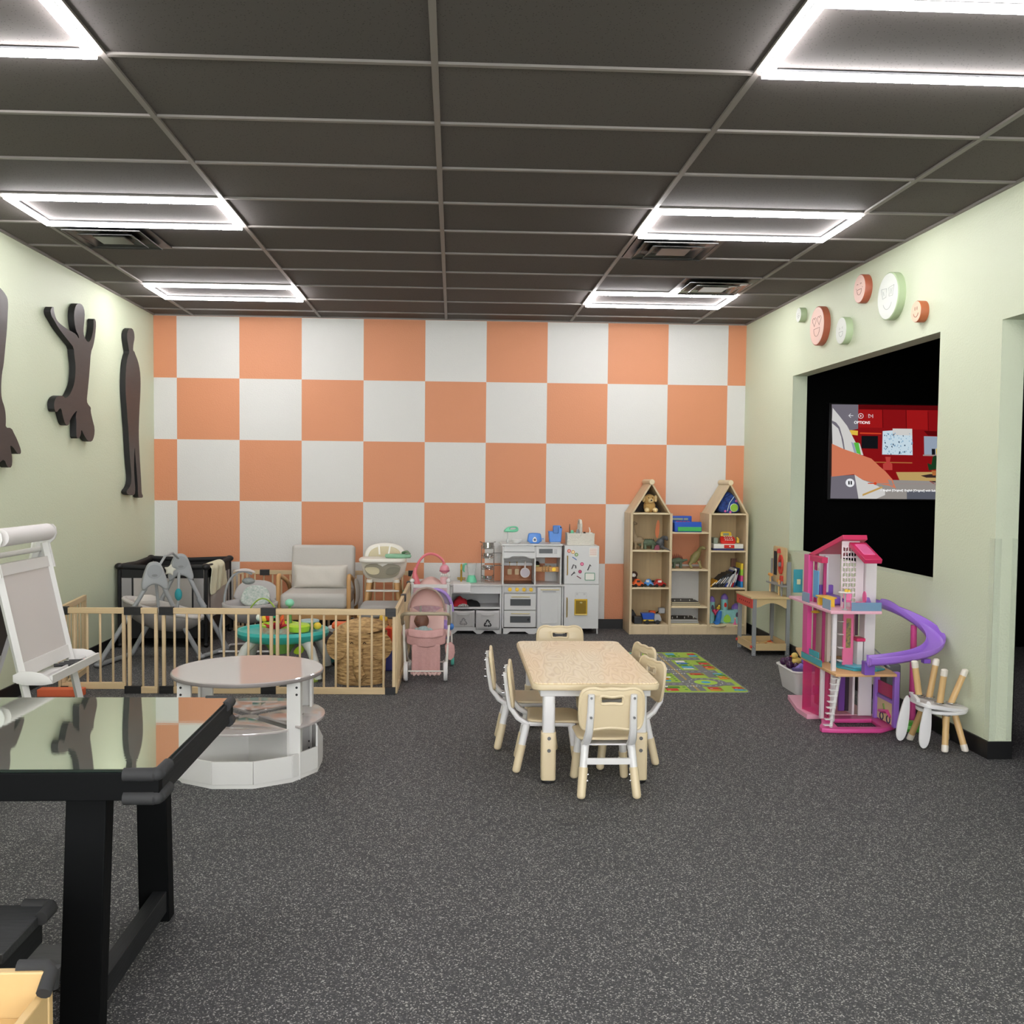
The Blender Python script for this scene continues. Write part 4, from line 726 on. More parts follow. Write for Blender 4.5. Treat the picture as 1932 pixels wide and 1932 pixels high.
for x0,x1,z0,z1,y,dm,lab in ((.0,.215,.055,.225,9.175,mat('grey_print','#8f8e8e',.7),'left white fabric bin with faded recycling symbol in the sink unit'),(.225,.45,.045,.232,9.135,blk,'right white fabric bin with black recycling symbol, tilting out of the sink unit')):
    b=thing('fabric_bin',lab,'storage bin',((x0+x1)/2,y,z0),group='fabric bins under the play sink')
    G().sheet([[(x0+(x1-x0)*i/8,y+.012*math.sin(i*1.3)*(.3 if j in (0,6) else 1)*.6-.012*(j/6),z0+(z1-z0)*j/6-.006*(math.sin(PI*i/8) if j==6 else 0)) for i in range(9)] for j in range(7)]).obj('front',fb,b,w=True,solid=.004)
    G().box(x0+.004,x1-.004,y+.02,9.45,z0,z1-.015).obj('body',fb,b,w=True,bevel=.01)
    G().tube([(x0+.05,y-.014,z1-.035),(x0+.08,y-.026,z1-.045),(x1-.08,y-.026,z1-.045),(x1-.05,y-.014,z1-.033)],.007,n=8,flat=.5).obj('handle',fb,b,w=True)
    recyc(b,(x0+x1)/2,y-.022,z0+.06,.065,dm)
rc_=mat('red_cloth','#b0202c',.9); bc_=mat('black_cloth','#161617',.9)
random.seed(5)
def blob(x0,x1,y0,y1,z0,h,m,name,label,cat,group=None,f=9):
    rows=[]
    for j in range(f):
        r=[]
        for i in range(f):
            u,v=i/(f-1),j/(f-1); e=math.sin(PI*u)**.5*math.sin(PI*v)**.5; r.append((x0+(x1-x0)*u,y0+(y1-y0)*v,z0+h*e*random.uniform(.6,1.1)+.002))
        rows.append(r)
    return solo(G().sheet(rows),name,m,label,cat,group,solid=.004,sub=1)
blob(.0,.16,9.17,9.4,.257,.09,rc_,'folded_cloth','red cloth in the open shelf of the sink unit','cloth'); blob(.10,.27,9.18,9.42,.257,.06,bc_,'folded_cloth','black cloth beside the red one in the sink unit','cloth'); blob(.05,.16,9.155,9.22,.257,.03,mat('dotted_cloth','#d8d4d0',.9,var=.9,vscale=90,col2='#222222'),'folded_cloth','black and white dotted cloth at the front of the pile','cloth')
t=thing('toy_blender','clear toy blender with a mint green base on the play counter','toy blender',(.185,9.34,.476)); G().lathe([(.05,0),(.052,.01),(.035,.065),(.03,.07)],n=24).obj('base',mat('mint_plastic','#6fc9a0',.35),t); G().lathe([(.03,.07),(.036,.10),(.05,.185)],n=24).obj('jar',mat('clear_plastic','#dfe4e2',.1,alpha=.3),t,solid=.002); G().tube([(-.05,0,.18),(-.075,0,.17),(-.08,0,.12),(-.07,0,.10)],[.01,.012,.01,.006]).obj('handle',mat('mint_plastic','#6fc9a0',.35),t)
# pan rack
t=thing('pan_rack','tall wire rack holding tiny steel pots on the play counter','pan rack',(.34,9.34,.476))
g=G()
for sx in (-.06,.06):
    for sy in (-.05,.05): g.cyl((sx,sy,0),(sx,sy,.36),.0025,n=6)
g.obj('upright_wires',chrome,t,weld=False)
for z in (.02,.13,.24,.33): G().tube([(.06*math.cos(a),.05*math.sin(a),z) for a in [2*PI*i/16 for i in range(16)]],.003,n=5,closed=True).tube([(.065*math.cos(a),.055*math.sin(a),z+.02) for a in [2*PI*i/16 for i in range(16)]],.002,n=5,closed=True).obj('ring',chrome,t,weld=False)
for z,r,h,nm,hd,wh in ((.03,.045,.035,'toy_bowl',0,'bottom'),(.14,.05,.025,'toy_pan',1,'second'),(.25,.05,.035,'toy_saucepan',1,'third'),(.335,.058,.055,'toy_pot',0,'top')):
    p_=thing(nm,'small shiny steel %s on the %s tier of the wire rack'%(nm.split('_')[1],wh),'toy cookware',(.34,9.34,.476+z),group='steel toy cookware in the wire rack'); G().lathe([(r*.85,0),(r,.006),(r,h),(r*1.05,h)],n=24).obj('bowl_body',chrome,p_,solid=.0015)
    if hd: G().tube([(r,-.01,h),(r+.06,-.03,h+.005),(r+.10,-.04,h)],.004,n=6).obj('handle',chrome,p_)
    else: G().tube([(-r,0,h),(-r-.02,0,h+.004)],.004,n=6).tube([(r,0,h),(r+.02,0,h+.004)],.004,n=6).obj('side_handles',chrome,p_,weld=False)
# ---------------- play kitchen: stove unit ----------------
t=thing('play_stove_unit','white play kitchen with double oven, gold knobs and microwave','play kitchen',(.77,9.33,0))
kb('side_panel',.475,.489,9.18,9.5,0,.85); kb('side_panel',1.03,1.044,9.18,9.5,.462,.85); kb('side_panel',1.048,1.062,9.16,9.5,0,.462); kb('side_panel',.475,.489,9.16,9.18,0,.462); kb('divider',.782,.796,9.18,9.5,.474,.84)
kb('top_board',.462,1.052,9.155,9.5,.848,.862); kb('countertop',.47,1.07,9.14,9.5,.462,.476,mat('marble_counter','#c9c6c4',.3)); 
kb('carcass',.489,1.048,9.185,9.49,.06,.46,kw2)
kb('cooktop',.495,.78,9.19,9.45,.476,.482,mat('black_cooktop','#2a2422',.2))
kb('hood',.489,.782,9.17,9.30,.79,.848); kb('hood_lip',.489,.782,9.165,9.18,.784,.79,mat('hood_gap','#8e8e8e',.5))
G().prism([(.489,.725),(.54,.725),(.565,.745),(.70,.745),(.73,.725),(.782,.725),(.782,.785),(.489,.785)],'y',9.17,9.182).obj('hood_front',kw,t,w=True)
m_=kb('microwave_door',.796,1.03,9.17,9.30,.735,.845); G().box(.825,.955,9.167,9.17,.775,.818).obj('microwave_window',gl2,m_,w=True); g=G(); [g.box(.970+.010*i,.977+.010*i,9.168,9.17,.772+.009*j,.777+.009*j) for i in range(3) for j in range(5)]; g.obj('keypad_print',mat('print_grey','#9a9a9c',.6),m_,w=True,weld=False)
kb('utensil_rail',.489,.782,9.40,9.415,.635,.665); kb('utensil_rail',.489,.782,9.385,9.395,.692,.70); kb('low_rail',.489,.782,9.38,9.39,.497,.503,mat('copper_rail','#c98f6a',.4))
kb('control_panel',.489,.80,9.165,9.18,.395,.46)
for i,x in enumerate((.548,.617,.683,.75)):
    k=G().cyl((x,9.165,.428),(x,9.145,.428),.018,n=20).box(x-.016,x+.016,9.137,9.147,.424,.432,T=None).obj('knob',gold,t,w=True)
    g=G()
    if i>1:
        for a in range(-60,61,30): g.box(x+.026*math.cos(R(a))-.002,x+.026*math.cos(R(a))+.002,9.163,9.165,.428+.026*math.sin(R(a))-.002,.428+.026*math.sin(R(a))+.002)
        g.obj('dial_marks',blk,k,w=True,weld=False)
for z0,z1 in ((.232,.385),(.066,.224)):
    d=kb('oven_door',.495,.797,9.155,9.18,z0,z1); mid=(z0+z1)/2; G().box(.553,.749,9.152,9.155,mid-.035+.0,mid+.028).obj('oven_window',gl2,d,w=True); G().tube([(.565,9.15,z1-.025),(.565,9.135,z1-.025),(.738,9.135,z1-.025),(.738,9.15,z1-.025)],.004,n=8).obj('handle',mat('pale_gold','#cfc08a',.35,.6),d,w=True)
    if z0<.1: G().cyl((.728,9.1515,mid-.004),(.728,9.149,mid-.004),.012,n=16).obj('black_sticker',blk,d,w=True)
d=kb('tall_door',.812,1.04,9.15,9.178,.052,.452); g=G().box(.842,1.01,9.146,9.15,.11,.40); g.obj('door_panel',kw,d,w=True,bevel=.003); G().tube([(.845,9.15,.43),(.845,9.128,.43),(1.02,9.128,.43),(1.02,9.15,.43)],.0045,n=8).obj('handle',mat('pale_gold','#cfc08a',.35,.6),d,w=True); G().box(.86,.99,9.138,9.146,.408,.414).obj('lower_handle_bar',steel,d,w=True); G().box(.86,.985,9.142,9.146,.108,.112).obj('bottom_ledge',wplas,d,w=True)
G().prism([(.475,0),(.525,0),(.555,.022),(.70,.022),(.735,0),(.79,0),(.82,.022),(.96,.022),(.995,0),(1.062,0),(1.062,.055),(.475,.055)],'y',9.16,9.172).obj('plinth',kw,t,w=True)
G().box(.796,1.03,9.30,9.315,.585,.635).obj('bread_shelf_front',mat('orange_wood','#cf9a5b',.5),t,w=True,bevel=.003); G().box(.796,1.03,9.315,9.48,.585,.592).obj('bread_shelf',mat('orange_wood','#cf9a5b',.5),t,w=True)
g=G(); [g.tube([(x+.007*math.cos(a),9.299,.61+dz+.007*math.sin(a)) for a in [2*PI*i/10 for i in range(10)]],.0018,n=4,closed=True) for x in (.873,.90,.93) for dz in (-.011,.011)]; g.obj('button_print',blk,t,w=True,weld=False); G().cyl((.982,9.30,.61),(.982,9.288,.61),.02,n=18).obj('timer_knob',gold,t,w=True)
for x,lab in ((.556,'left'),(.628,'middle')):
    u=thing('toy_spatula','%s of the beige toy spatulas hanging under the hood'%('leftmost' if lab=='left' else 'second'),'toy utensil',(x,9.37,.67),group='toy spatulas hanging on the rail'); G().tube([(0,0,.0),(0,0,-.06)],.005,n=8,flat=.5).obj('handle',mat('beige_wood_toy','#cdb088',.5),u); G().plate([rrect(-.02,.02,-.055,0,.004)],.004,TR((0,0,-.065))@PY).obj('blade',mat('beige_wood_toy','#cdb088',.5),u); G().sph((0,-.006,.0),.006).obj('hook_knob',gold,u)
u=thing('toy_frying_pan','pale pink toy frying pan hanging on the rail under the hood','toy cookware',(.707,9.37,.67)); G().cyl((0,0,-.10),(0,-.012,-.10),.048,n=32).obj('pan_body',mat('off_white_pan','#dcd3cf',.4),u); G().cyl((0,-.012,-.10),(0,-.0135,-.10),.041,n=32).obj('pan_inside',mat('lilac_pan','#cfc3c9',.4),u); G().box(-.009,.009,-.008,0,-.055,.012).obj('handle',mat('off_white_pan','#dcd3cf',.4),u,bevel=.003)
u=thing('condiment_bottle','pale yellow toy bottle with black lid on the orange shelf','toy bottle',(.825,9.36,.593)); G().lathe([(.022,0),(.022,.05),(.014,.055)],n=16).obj('body',mat('pale_yellow','#d9d68a',.4),u); G().lathe([(.02,.055),(.022,.075),(.012,.09)],n=16).obj('lid',black,u)
for k in range(4):
    u=solo(G().plate([smooth([(-.02,0),(.02,0),(.024,.04),(0,.052),(-.024,.04)],1)],.012,TR((.895+.018*k,9.36,.593),(0,-8+5*k,60))@PY),'toy_bread_slice',mat('toast','#d9b98f',.6) if k%2 else mat('cream_toast','#ecdcc4',.6),'toy bread slice standing upright on the orange shelf','toy food','toy bread slices')
# ---------------- play fridge ----------------
t=thing('play_fridge','white toy refrigerator with gold handles and colourful magnets','play fridge',(1.235,9.34,0))
kb('carcass',1.068,1.40,9.185,9.5,.052,.85); u_=kb('upper_door',1.07,1.403,9.165,9.183,.482,.85); l_=kb('lower_door',1.07,1.403,9.165,9.183,.052,.476)
for x in (1.068,1.388):
    for y in (9.175,9.48): kb('foot',x,x+.014,y,y+.014,0,.052)
for d,z0,z1 in ((u_,.57,.752),(l_,.165,.35)): G().tube([(1.097,9.16,z0),(1.097,9.142,z0+.01),(1.097,9.142,z1-.01),(1.097,9.16,z1)],.005,n=8).obj('handle',gold,d,w=True)
ds=G().box(1.17,1.295,9.158,9.165,.18,.338).obj('water_dispenser',gold,l_,w=True,bevel=.004); G().box(1.182,1.283,9.156,9.158,.197,.325).obj('dispenser_recess',mat('dark_gold','#7d6420',.4,.7),ds,w=True); G().box(1.172,1.293,9.145,9.158,.185,.193).obj('dispenser_tray',mat('pale_gold','#cfc08a',.35,.6),ds,w=True); G().sph((1.232,9.15,.305),(.014,.008,.008)).obj('nozzle',mat('pale_gold','#cfc08a',.35,.6),ds,w=True)
pr=mat('print_grey','#9a9a9c',.6)
g=G(); 
for x in (1.195,1.265):
    for z in (.378,.384,.390): g.box(x-.01,x+.01,9.1635,9.165,z,z+.002)
g.tube([(1.18,9.1645,.355),(1.18,9.1645,.40),(1.287,9.1645,.40),(1.287,9.1645,.355)],.0008,n=4); g.obj('panel_print',pr,l_,w=True,weld=False)
def mag(label,x,z,r,c,c2,name='magnet'):
    u=thing(name,label,'magnet',(x,9.165,z),group='round magnets on the toy fridge'); G().cyl((0,0,0),(0,-.005,0),r,n=20).obj('disc_rim',mat(c2[1:]+'_magnet',c2,.5),u); G().cyl((0,-.005,0),(0,-.0062,0),r*.62,n=16).obj('disc_centre',mat(c[1:]+'_magnet',c,.5),u)
mag('red round magnet, leftmost of the three at the fridge top',1.112,.80,.017,'#e8b0a0','#c9452f'); mag('orange round magnet between the red and green ones',1.150,.79,.017,'#f3e0b0','#d99a3c'); mag('green round magnet right of the orange one',1.183,.765,.017,'#b9c9a0','#5f8a3c'); mag('pink round magnet in the middle of the upper fridge door',1.238,.675,.017,'#e58ab0','#b8305f'); mag('dark pink round magnet just above the green picture frame',1.22,.602,.017,'#c94a74','#8f1f45')
u=thing('fridge_note','small paper with red lines at the top right of the toy fridge','note',(1.345,9.165,.79)); G().box(-.038,.038,-.0015,0,-.045,.042).obj('paper',wht,u); g=G(); [g.box(-.032,.032,-.0025,-.0015,-.026+.0135*k,-.023+.0135*k) for k in range(5)]; g.obj('printed_lines',mat('coral_print','#d97a68',.6),u,weld=False)
u=thing('magnet_board','green-framed blank magnetic board on the upper fridge door','frame',(1.315,9.165,.555)); G().plate([rrect(-.05,.05,-.038,.038,.01),rrect(-.042,.042,-.03,.03,.006)],.008,TR((0,-.004,0))@PY).obj('border',mat('sage_green_frame','#7fa08c',.5),u); G().box(-.042,.042,-.003,-.001,-.03,.03).obj('board',wht,u)
for i,(x,z,pts,lab) in enumerate(((1.165,.73,[(-.02,.012),(.0,0),(.02,-.015)],'small blue printed magnet strip under the green magnet'),(1.16,.648,[(-.02,-.02),(-.005,.02),(.018,.01),(.02,-.015)],'small black line-drawn magnet left of the pink one'),(1.31,.645,[(-.018,-.03),(-.005,0),(.005,.025),(.015,.01)],'tall black drawing magnet at the right of the upper door'),(1.155,.585,[(-.02,-.02),(.0,.0),(.01,.015),(.018,.005),(.0,0)],'small magnifier-shaped magnet low on the upper door'),(1.21,.548,[(-.02,.012),(.02,-.012)],'striped brush-shaped magnet left of the green frame'))):
    solo(G().tube([(x+a,9.162,z+b) for a,b in pts],.005,n=6,flat=1),'magnet',mat('magnet_ink_%d'%i,('#6a84c0','#3c3c40','#2e2e32','#4a4a4e','#7d4450')[i],.5),lab,'magnet','drawn magnets on the toy fridge')
# things on top of the kitchen
mint=mat('mint_plastic','#6fc9a0',.35)
t=thing('toy_hand_mixer','mint green toy hand mixer standing on top of the play kitchen','toy mixer',(.565,9.3,.862)); G().plate([smooth([(-.08,.11),(-.05,.15),(.0,.165),(.055,.165),(.07,.14),(.065,.115),(.03,.105),(-.04,.108)],2),smooth([(-.02,.135),(.0,.152),(.045,.15),(.05,.137),(.0,.13)],1)],.05,PY,bev=.01,res=2).obj('body',mint,t)
for s in (-1,1): G().cyl((-.035,s*.012,.11),(-.035,s*.012,.03),.004).lathe([(.004,0),(.014,.012),(.012,.03),(.004,.04)],(-.035,s*.012,0),10).obj('whisk',mat('clear_plastic_grey','#c9cccb',.2),t)
t=thing('toy_bowl','clear white toy bowl lying beside the mint hand mixer','toy bowl',(.615,9.28,.862)); G().lathe([(.02,0),(.045,.02),(.05,.035)],n=20,sx=1.1).obj('bowl_body',mat('milky_plastic','#dfe0df',.3),t,solid=.002)
sky=mat('bright_blue_plastic','#4a86d6',.35)
t=thing('toy_toaster','blue toy toaster on top of the play kitchen','toy toaster',(.79,9.3,.862)); G().plate([smooth([(-.072,0),(.072,0),(.062,.085),(.05,.10),(-.05,.10),(-.062,.085)],1)],.07,PY,bev=.01,res=2).obj('body',sky,t); G().plate([smooth([(-.02,.015),(.02,.015),(.02,.045),(0,.07),(-.02,.045)],1)],.003,TR((0,-.037,0))@PY).obj('front_plate',wht,t); G().cyl((0,-.038,.037),(0,-.043,.037),.012,n=16).obj('dial',mat('grey_dial','#4a5a70',.4),t); G().tube([(.07,-.01,.045),(.09,-.01,.045)],.005,n=6).obj('lever',sky,t)
t=thing('toy_coffee_maker','blue toy coffee machine on the right end of the play kitchen top','toy coffee maker',(.99,9.3,.862)); G().prism([(-.055,.015),(.055,.015),(.065,.15),(.05,.175),(-.02,.175),(-.02,.12),(-.065,.12)],'y',-.04,.04).obj('body',sky,t,bevel=.006); G().box(-.025,.03,-.052,-.04,.10,.17).obj('brew_head',mat('mid_blue_plastic','#3a70b8',.35),t,bevel=.006); G().box(-.05,.05,-.045,.045,0,.016).obj('drip_tray',greyp,t,bevel=.003); G().cyl((.05,-.04,.158),(.05,-.046,.158),.008).obj('button',black,t)
t=thing('wicker_basket','white woven basket with tall handle on top of the toy fridge','basket',(1.235,9.33,.85))
wk=mat('white_wicker','#dcd8cc',.8,bump=1,bscale=70,stretch=(1,1,2.5)); G().prism([(-.125,0),(.125,0),(.135,.115),(-.135,.115)],'y',-.09,-.082).prism([(-.125,0),(.125,0),(.135,.115),(-.135,.115)],'y',.082,.09).box(-.132,-.124,-.085,.085,0,.115).box(.124,.132,-.085,.085,0,.115).box(-.125,.125,-.085,.085,0,.01).obj('body',wk,t,weld=False,bevel=.004); G().tube([(.0,-.085,.10),(0,-.085,.2),(0,-.05,.235),(0,.05,.235),(0,.085,.2),(0,.085,.1)],.013,n=8).obj('handle',wk,t)
for i,(x,h,c,m_,lab) in enumerate(((-.10,.20,.005,mat('dark_stick','#5a4a40',.6),'thin dark toy brush sticking out of the white basket'),(-.075,.14,.02,mint,'round mint toy top in the white basket'),(.07,.17,.006,wht,'curved white toy whisk sticking out of the basket'),(.11,.12,.018,wht,'white rounded toy cup at the right of the basket'),(.045,.125,.016,mat('dark_brown_toy','#3c2a24',.5),'dark brown toy piece inside the white basket'),(-.02,.15,.018,greyp,'grey toy piece left of the basket handle'))): solo(G().tube([(1.235+x,9.33,.865),(1.235+x+(.03 if i==2 else 0),9.33,.85+h*.8),(1.235+x+(.02 if i==2 else .0),9.33,.85+h)],[c,c,c*.6],n=8),'toy_utensil',m_,lab,'toy utensil','utensils in the white basket')
# ---------------- armchair with lumbar pillow ----------------
lf=mat('light_grey_linen','#bab6b0',.9,bump=.2,bscale=200); lf2=mat('pillow_linen','#c4bfb6',.9,bump=.35,bscale=14); ow=mat('oiled_wood','#c99a63',.45,var=.2,vscale=8,stretch=(1,1,.2))
t=thing('armchair','light grey armchair with curved wooden arms behind the activity centre','armchair',(-1.19,8.6,0))
G().plate([rrect(-.285,.285,0,.46,.03)],.13,TR((-1.185,8.88,.40),(-8,0,0))@PY,bev=.03,res=3).obj('backrest',lf,t,w=True)
G().plate([rrect(-.29,.29,-.3,.3,.05)],.14,TR((-1.19,8.58,.415)),bev=.045,res=4).obj('seat_cushion',lf,t,w=True)
G().box(-1.48,-.90,8.30,8.34,.255,.30).box(-1.48,-.90,8.82,8.86,.2,.25).obj('seat_rail',ow,t,w=True,weld=False,bevel=.004)
for s in (-1,1):
    x=-1.19+s*.30
    G().tube(smooth([(x,8.33,.0),(x,8.31,.35),(x,8.30,.58),(x,8.32,.635),(x,8.38,.63),(x,8.7,.56),(x,8.86,.5),(x,8.92,.42),(x,8.98,.0)],1,False),.019,n=10).obj('arm_frame',ow,t,w=True)
G().sheet([[(-.855,8.34,.60),(-.85,8.5,.60),(-.855,8.7,.58)],[(-.83,8.34,.50),(-.80,8.5,.52),(-.83,8.7,.5)],[(-.84,8.34,.38),(-.81,8.5,.37),(-.845,8.7,.38)],[(-.86,8.34,.36),(-.86,8.5,.35),(-.86,8.7,.36)]]).obj('side_pocket',lf,t,w=True,solid=.006,sub=2)
def cushion(name,label,c,sx,sz,th,m,rx=0,group=None):
    n=11; rows=[]
    for side_ in (1,-1):
        rows=[]
        for j in range(n):
            r=[]
            for i in range(n):
                u,v=i/(n-1)*2-1,j/(n-1)*2-1; e=max(0,(1-u**4)*(1-v**4))**.5; pin=1-.09*(1-abs(v))*(abs(u)**3)*1.0
                r.append((u*sx*(1-.06*(1-v*v)*abs(u)**4),side_*th*e+.004*math.sin(9*u+4*v),v*sz*(1-.10*(1-u*u)*abs(v)**4)))
            rows.append(r)
        if side_==1: A=rows
        else: B=rows
    g=G(); g.sheet(A); g.sheet(B)
    o=g.obj(name,m); o.location=c; o.rotation_euler=(R(rx),0,0); q=o.modifiers.new('u','SUBSURF'); q.levels=1; q.render_levels=1
    return tag(o,label,'cushion',group)
cushion('lumbar_pillow','light grey rectangular pillow leaning on the armchair back',(-1.19,8.74,.585),.265,.12,.06,lf2,-12)
# ---------------- footstool ----------------
t=thing('footstool','grey cushioned footstool in front of the high chair','footstool',(-.585,8.15,0))
G().plate([rrect(-.19,.19,-.2,.2,.05)],.11,TR((0,0,.37)),bev=.04,res=4).obj('cushion',mat('mid_grey_linen','#a09d99',.9,bump=.2,bscale=200),t); G().box(-.17,.17,-.18,.18,.27,.315).obj('frame',ow,t,bevel=.004)
for sx in (-1,1):
    for sy in (-1,1): G().tube([(sx*.15,sy*.16,.28),(sx*.17,sy*.17,0)],[.018,.014],n=10).obj('leg',mat('dark_wood','#4a3a2c',.5),t)
# ---------------- high chair ----------------
hcw=mat('high_chair_cream','#dedad0',.35); hcc=mat('quilted_cream_seat','#c9bf9e',.7,bump=.5,bscale=16); hcg=mat('high_chair_taupe','#8c8573',.5)
t=thing('high_chair','cream high chair with wooden legs standing beside the armchair','high chair',(-.61,8.6,0))
G().lathe([(.135,0),(.185,.07),(.205,.17),(.20,.18),(.17,.16),(.12,.02)],(0,0,.565),32,sy=.95).obj('seat_shell',hcw,t)
G().plate([smooth([(-.19,.0),(-.19,.10),(-.13,.165),(0,.185),(.13,.165),(.19,.10),(.19,0)],2)],.05,TR((0,.14,.715),(-12,0,0))@PY,bev=.02,res=3).obj('seat_back',hcw,t)
G().plate([smooth([(-.155,-.08),(-.155,.08),(-.10,.14),(0,.155),(.10,.14),(.155,.08),(.155,-.08)],2)],.04,TR((0,.105,.715),(-12,0,0))@PY,bev=.015,res=2).obj('quilted_liner',hcc,t)
G().plate([smooth([(-.16,.0),(.16,.0),(.15,-.08),(.09,-.13),(-.09,-.13),(-.15,-.08)],2)],.01,TR((0,-.185,.735))@PY,bev=.003).obj('front_opening',hcg,t)
G().plate([smooth([(-.15,-.03),(-.03,-.03),(-.02,-.09),(-.10,-.10),(-.15,-.06)],2)],.006,TR((0,-.194,.735))@PY,bev=.002).obj('liner_window',hcc,t); G().plate([smooth([(.15,-.03),(.05,-.03),(.02,-.09),(.10,-.10),(.15,-.06)],2)],.006,TR((0,-.194,.735))@PY,bev=.002).obj('liner_window',mat('taupe_mesh','#7c7869',.7),t)
G().plate([smooth(rrect(-.205,.205,-.14,.14,.09),1)],.035,TR((0,-.13,.765)),bev=.012,res=2).obj('tray',hcw,t)
for s in (-1,1): G().tube([(s*.05,.04,.88),(s*.04,.0,.80)],.008,n=6,flat=.4).obj('harness_strap',wht,t)
for sx in (-1,1):
    for sy in (-1,1): l=G().tube([(sx*.115,sy*.11,.59),(sx*.20,sy*.22,0)],[.024,.018],n=12).obj('leg',ow,t); G().lathe([(.03,-.012),(.027,.015)],(sx*.117,sy*.113,.575),12).obj('leg_collar',hcw,l)
G().box(-.145,.145,-.17,-.10,.485,.5).obj('footrest',hcw,t,bevel=.005)
solo(G().plate([smooth([(-.11,-.04),(.10,-.06),(.12,0),(.07,.05),(-.06,.05),(-.12,.01)],2)],.035,TR((-.475,8.45,.80)),bev=.015,res=3),'bib',mat('sage_bib_fabric','#86b394',.7),'folded sage green bib lying on the right of the high chair tray','bib')
solo(G().tube([(-.44,8.48,.80),(-.43,8.46,.83),(-.40,8.42,.84),(-.37,8.38,.825)],[.01,.02,.022,.008],n=10,flat=.5),'toy_leaf',mat('dark_sage_fabric','#6f8a6c',.7),'dark sage green leaf-shaped piece on top of the green bib','bib')
solo(G().tube([(-.42,8.47,.50),(-.41,8.46,.46),(-.43,8.47,.40)],[.02,.028,.01],n=8),'cloth',mat('dark_green_cloth','#5d7a5c',.8),'green cloth hanging at the right end of the high chair footrest','cloth')
# ---------------- playpen ----------------
bf=mat('black_nylon','#121214',.7); mesh_=mat('grey_mesh','#c9c3be',.8,alpha=.8); gf=mat('grey_nylon','#9a9796',.8)
t=thing('playpen','black and grey portable playpen standing in the left back corner','playpen',(-2.49,8.85,0))
x0,x1,y0,y1=-2.86,-2.125,8.40,9.28
for (xa,ya_),(xb,yb_) in (((x0,y0),(x1,y0)),((x1,y0),(x1,y1)),((x0,y1),(x1,y1)),((x0,y0),(x0,y1))):
    mx_,my_=(xa+xb)/2,(ya_+yb_)/2
    G().tube([(xa,ya_,.70),(mx_,my_,.685),(xb,yb_,.70)],.022,n=10).obj('top_rail',bf,t,w=True)
    dx,dy=(xb-xa),(yb_-ya_); L=math.hypot(dx,dy); a=math.degrees(math.atan2(dy,dx)); T=TR((xa,ya_,0),(0,0,a))
    G().box(.02,L-.02,-.004,.004,.60,.69,T=T).box(.02,L-.02,-.006,.006,.08,.24,T=T).box(.105,.12,-.007,.007,.24,.60,T=T).box(L-.12,L-.105,-.007,.007,.24,.60,T=T).obj('black_panel',bf,t,w=True,weld=False)
    G().box(.12,L-.12,-.003,.003,.24,.60,T=T).obj('mesh_panel',mesh_,t,w=True)
    G().box(.02,.105,-.005,.005,.24,.60,T=T).obj('corner_fabric',gf,t,w=True); G().box(L-.105,L-.02,-.005,.005,.24,.60,T=T).obj('corner_fabric',gf,t,w=True)
for xa in (x0,x1):
    for ya_ in (y0,y1):
        G().tube([(xa,ya_,.02),(xa,ya_,.70)],.016,n=10).obj('post',bf,t,w=True); G().sph((xa,ya_,.70),(.038,.038,.03)).obj('corner_cap',black,t,w=True); G().sph((xa,ya_,.02),(.025,.025,.02)).obj('foot',black,t,w=True)
G().box(x0+.02,x1-.02,y0+.02,y1-.02,.2,.22).obj('mattress',gf,t,w=True)
bm_=mat('cream_cable_knit','#d5d2b6',.95,bump=1,bscale=22,stretch=(1,1.6,.5))
rows=[]
for i in range(12):
    s_=i/11; r=[]
    for j in range(9):
        y=8.44+.52*j/8+.03*s_*math.sin(j); 
        if s_<.3: x=-2.125-.10*(1-s_/.3)*1.0+.0; z=.722-.03*(1-s_/.3)**2-.02*((1-s_/.3))
        else: x=-2.125+.035+.012*math.sin(j*1.9+i*.5); z=.722-.27*(s_-.3)/.7*(1-.18*j/8)-.01
        r.append((x,y,z))
    rows.append(r)
solo(G().sheet(rows),'knit_blanket',bm_,'cream cable-knit blanket hanging over the playpen side','blanket',solid=.014,sub=2)
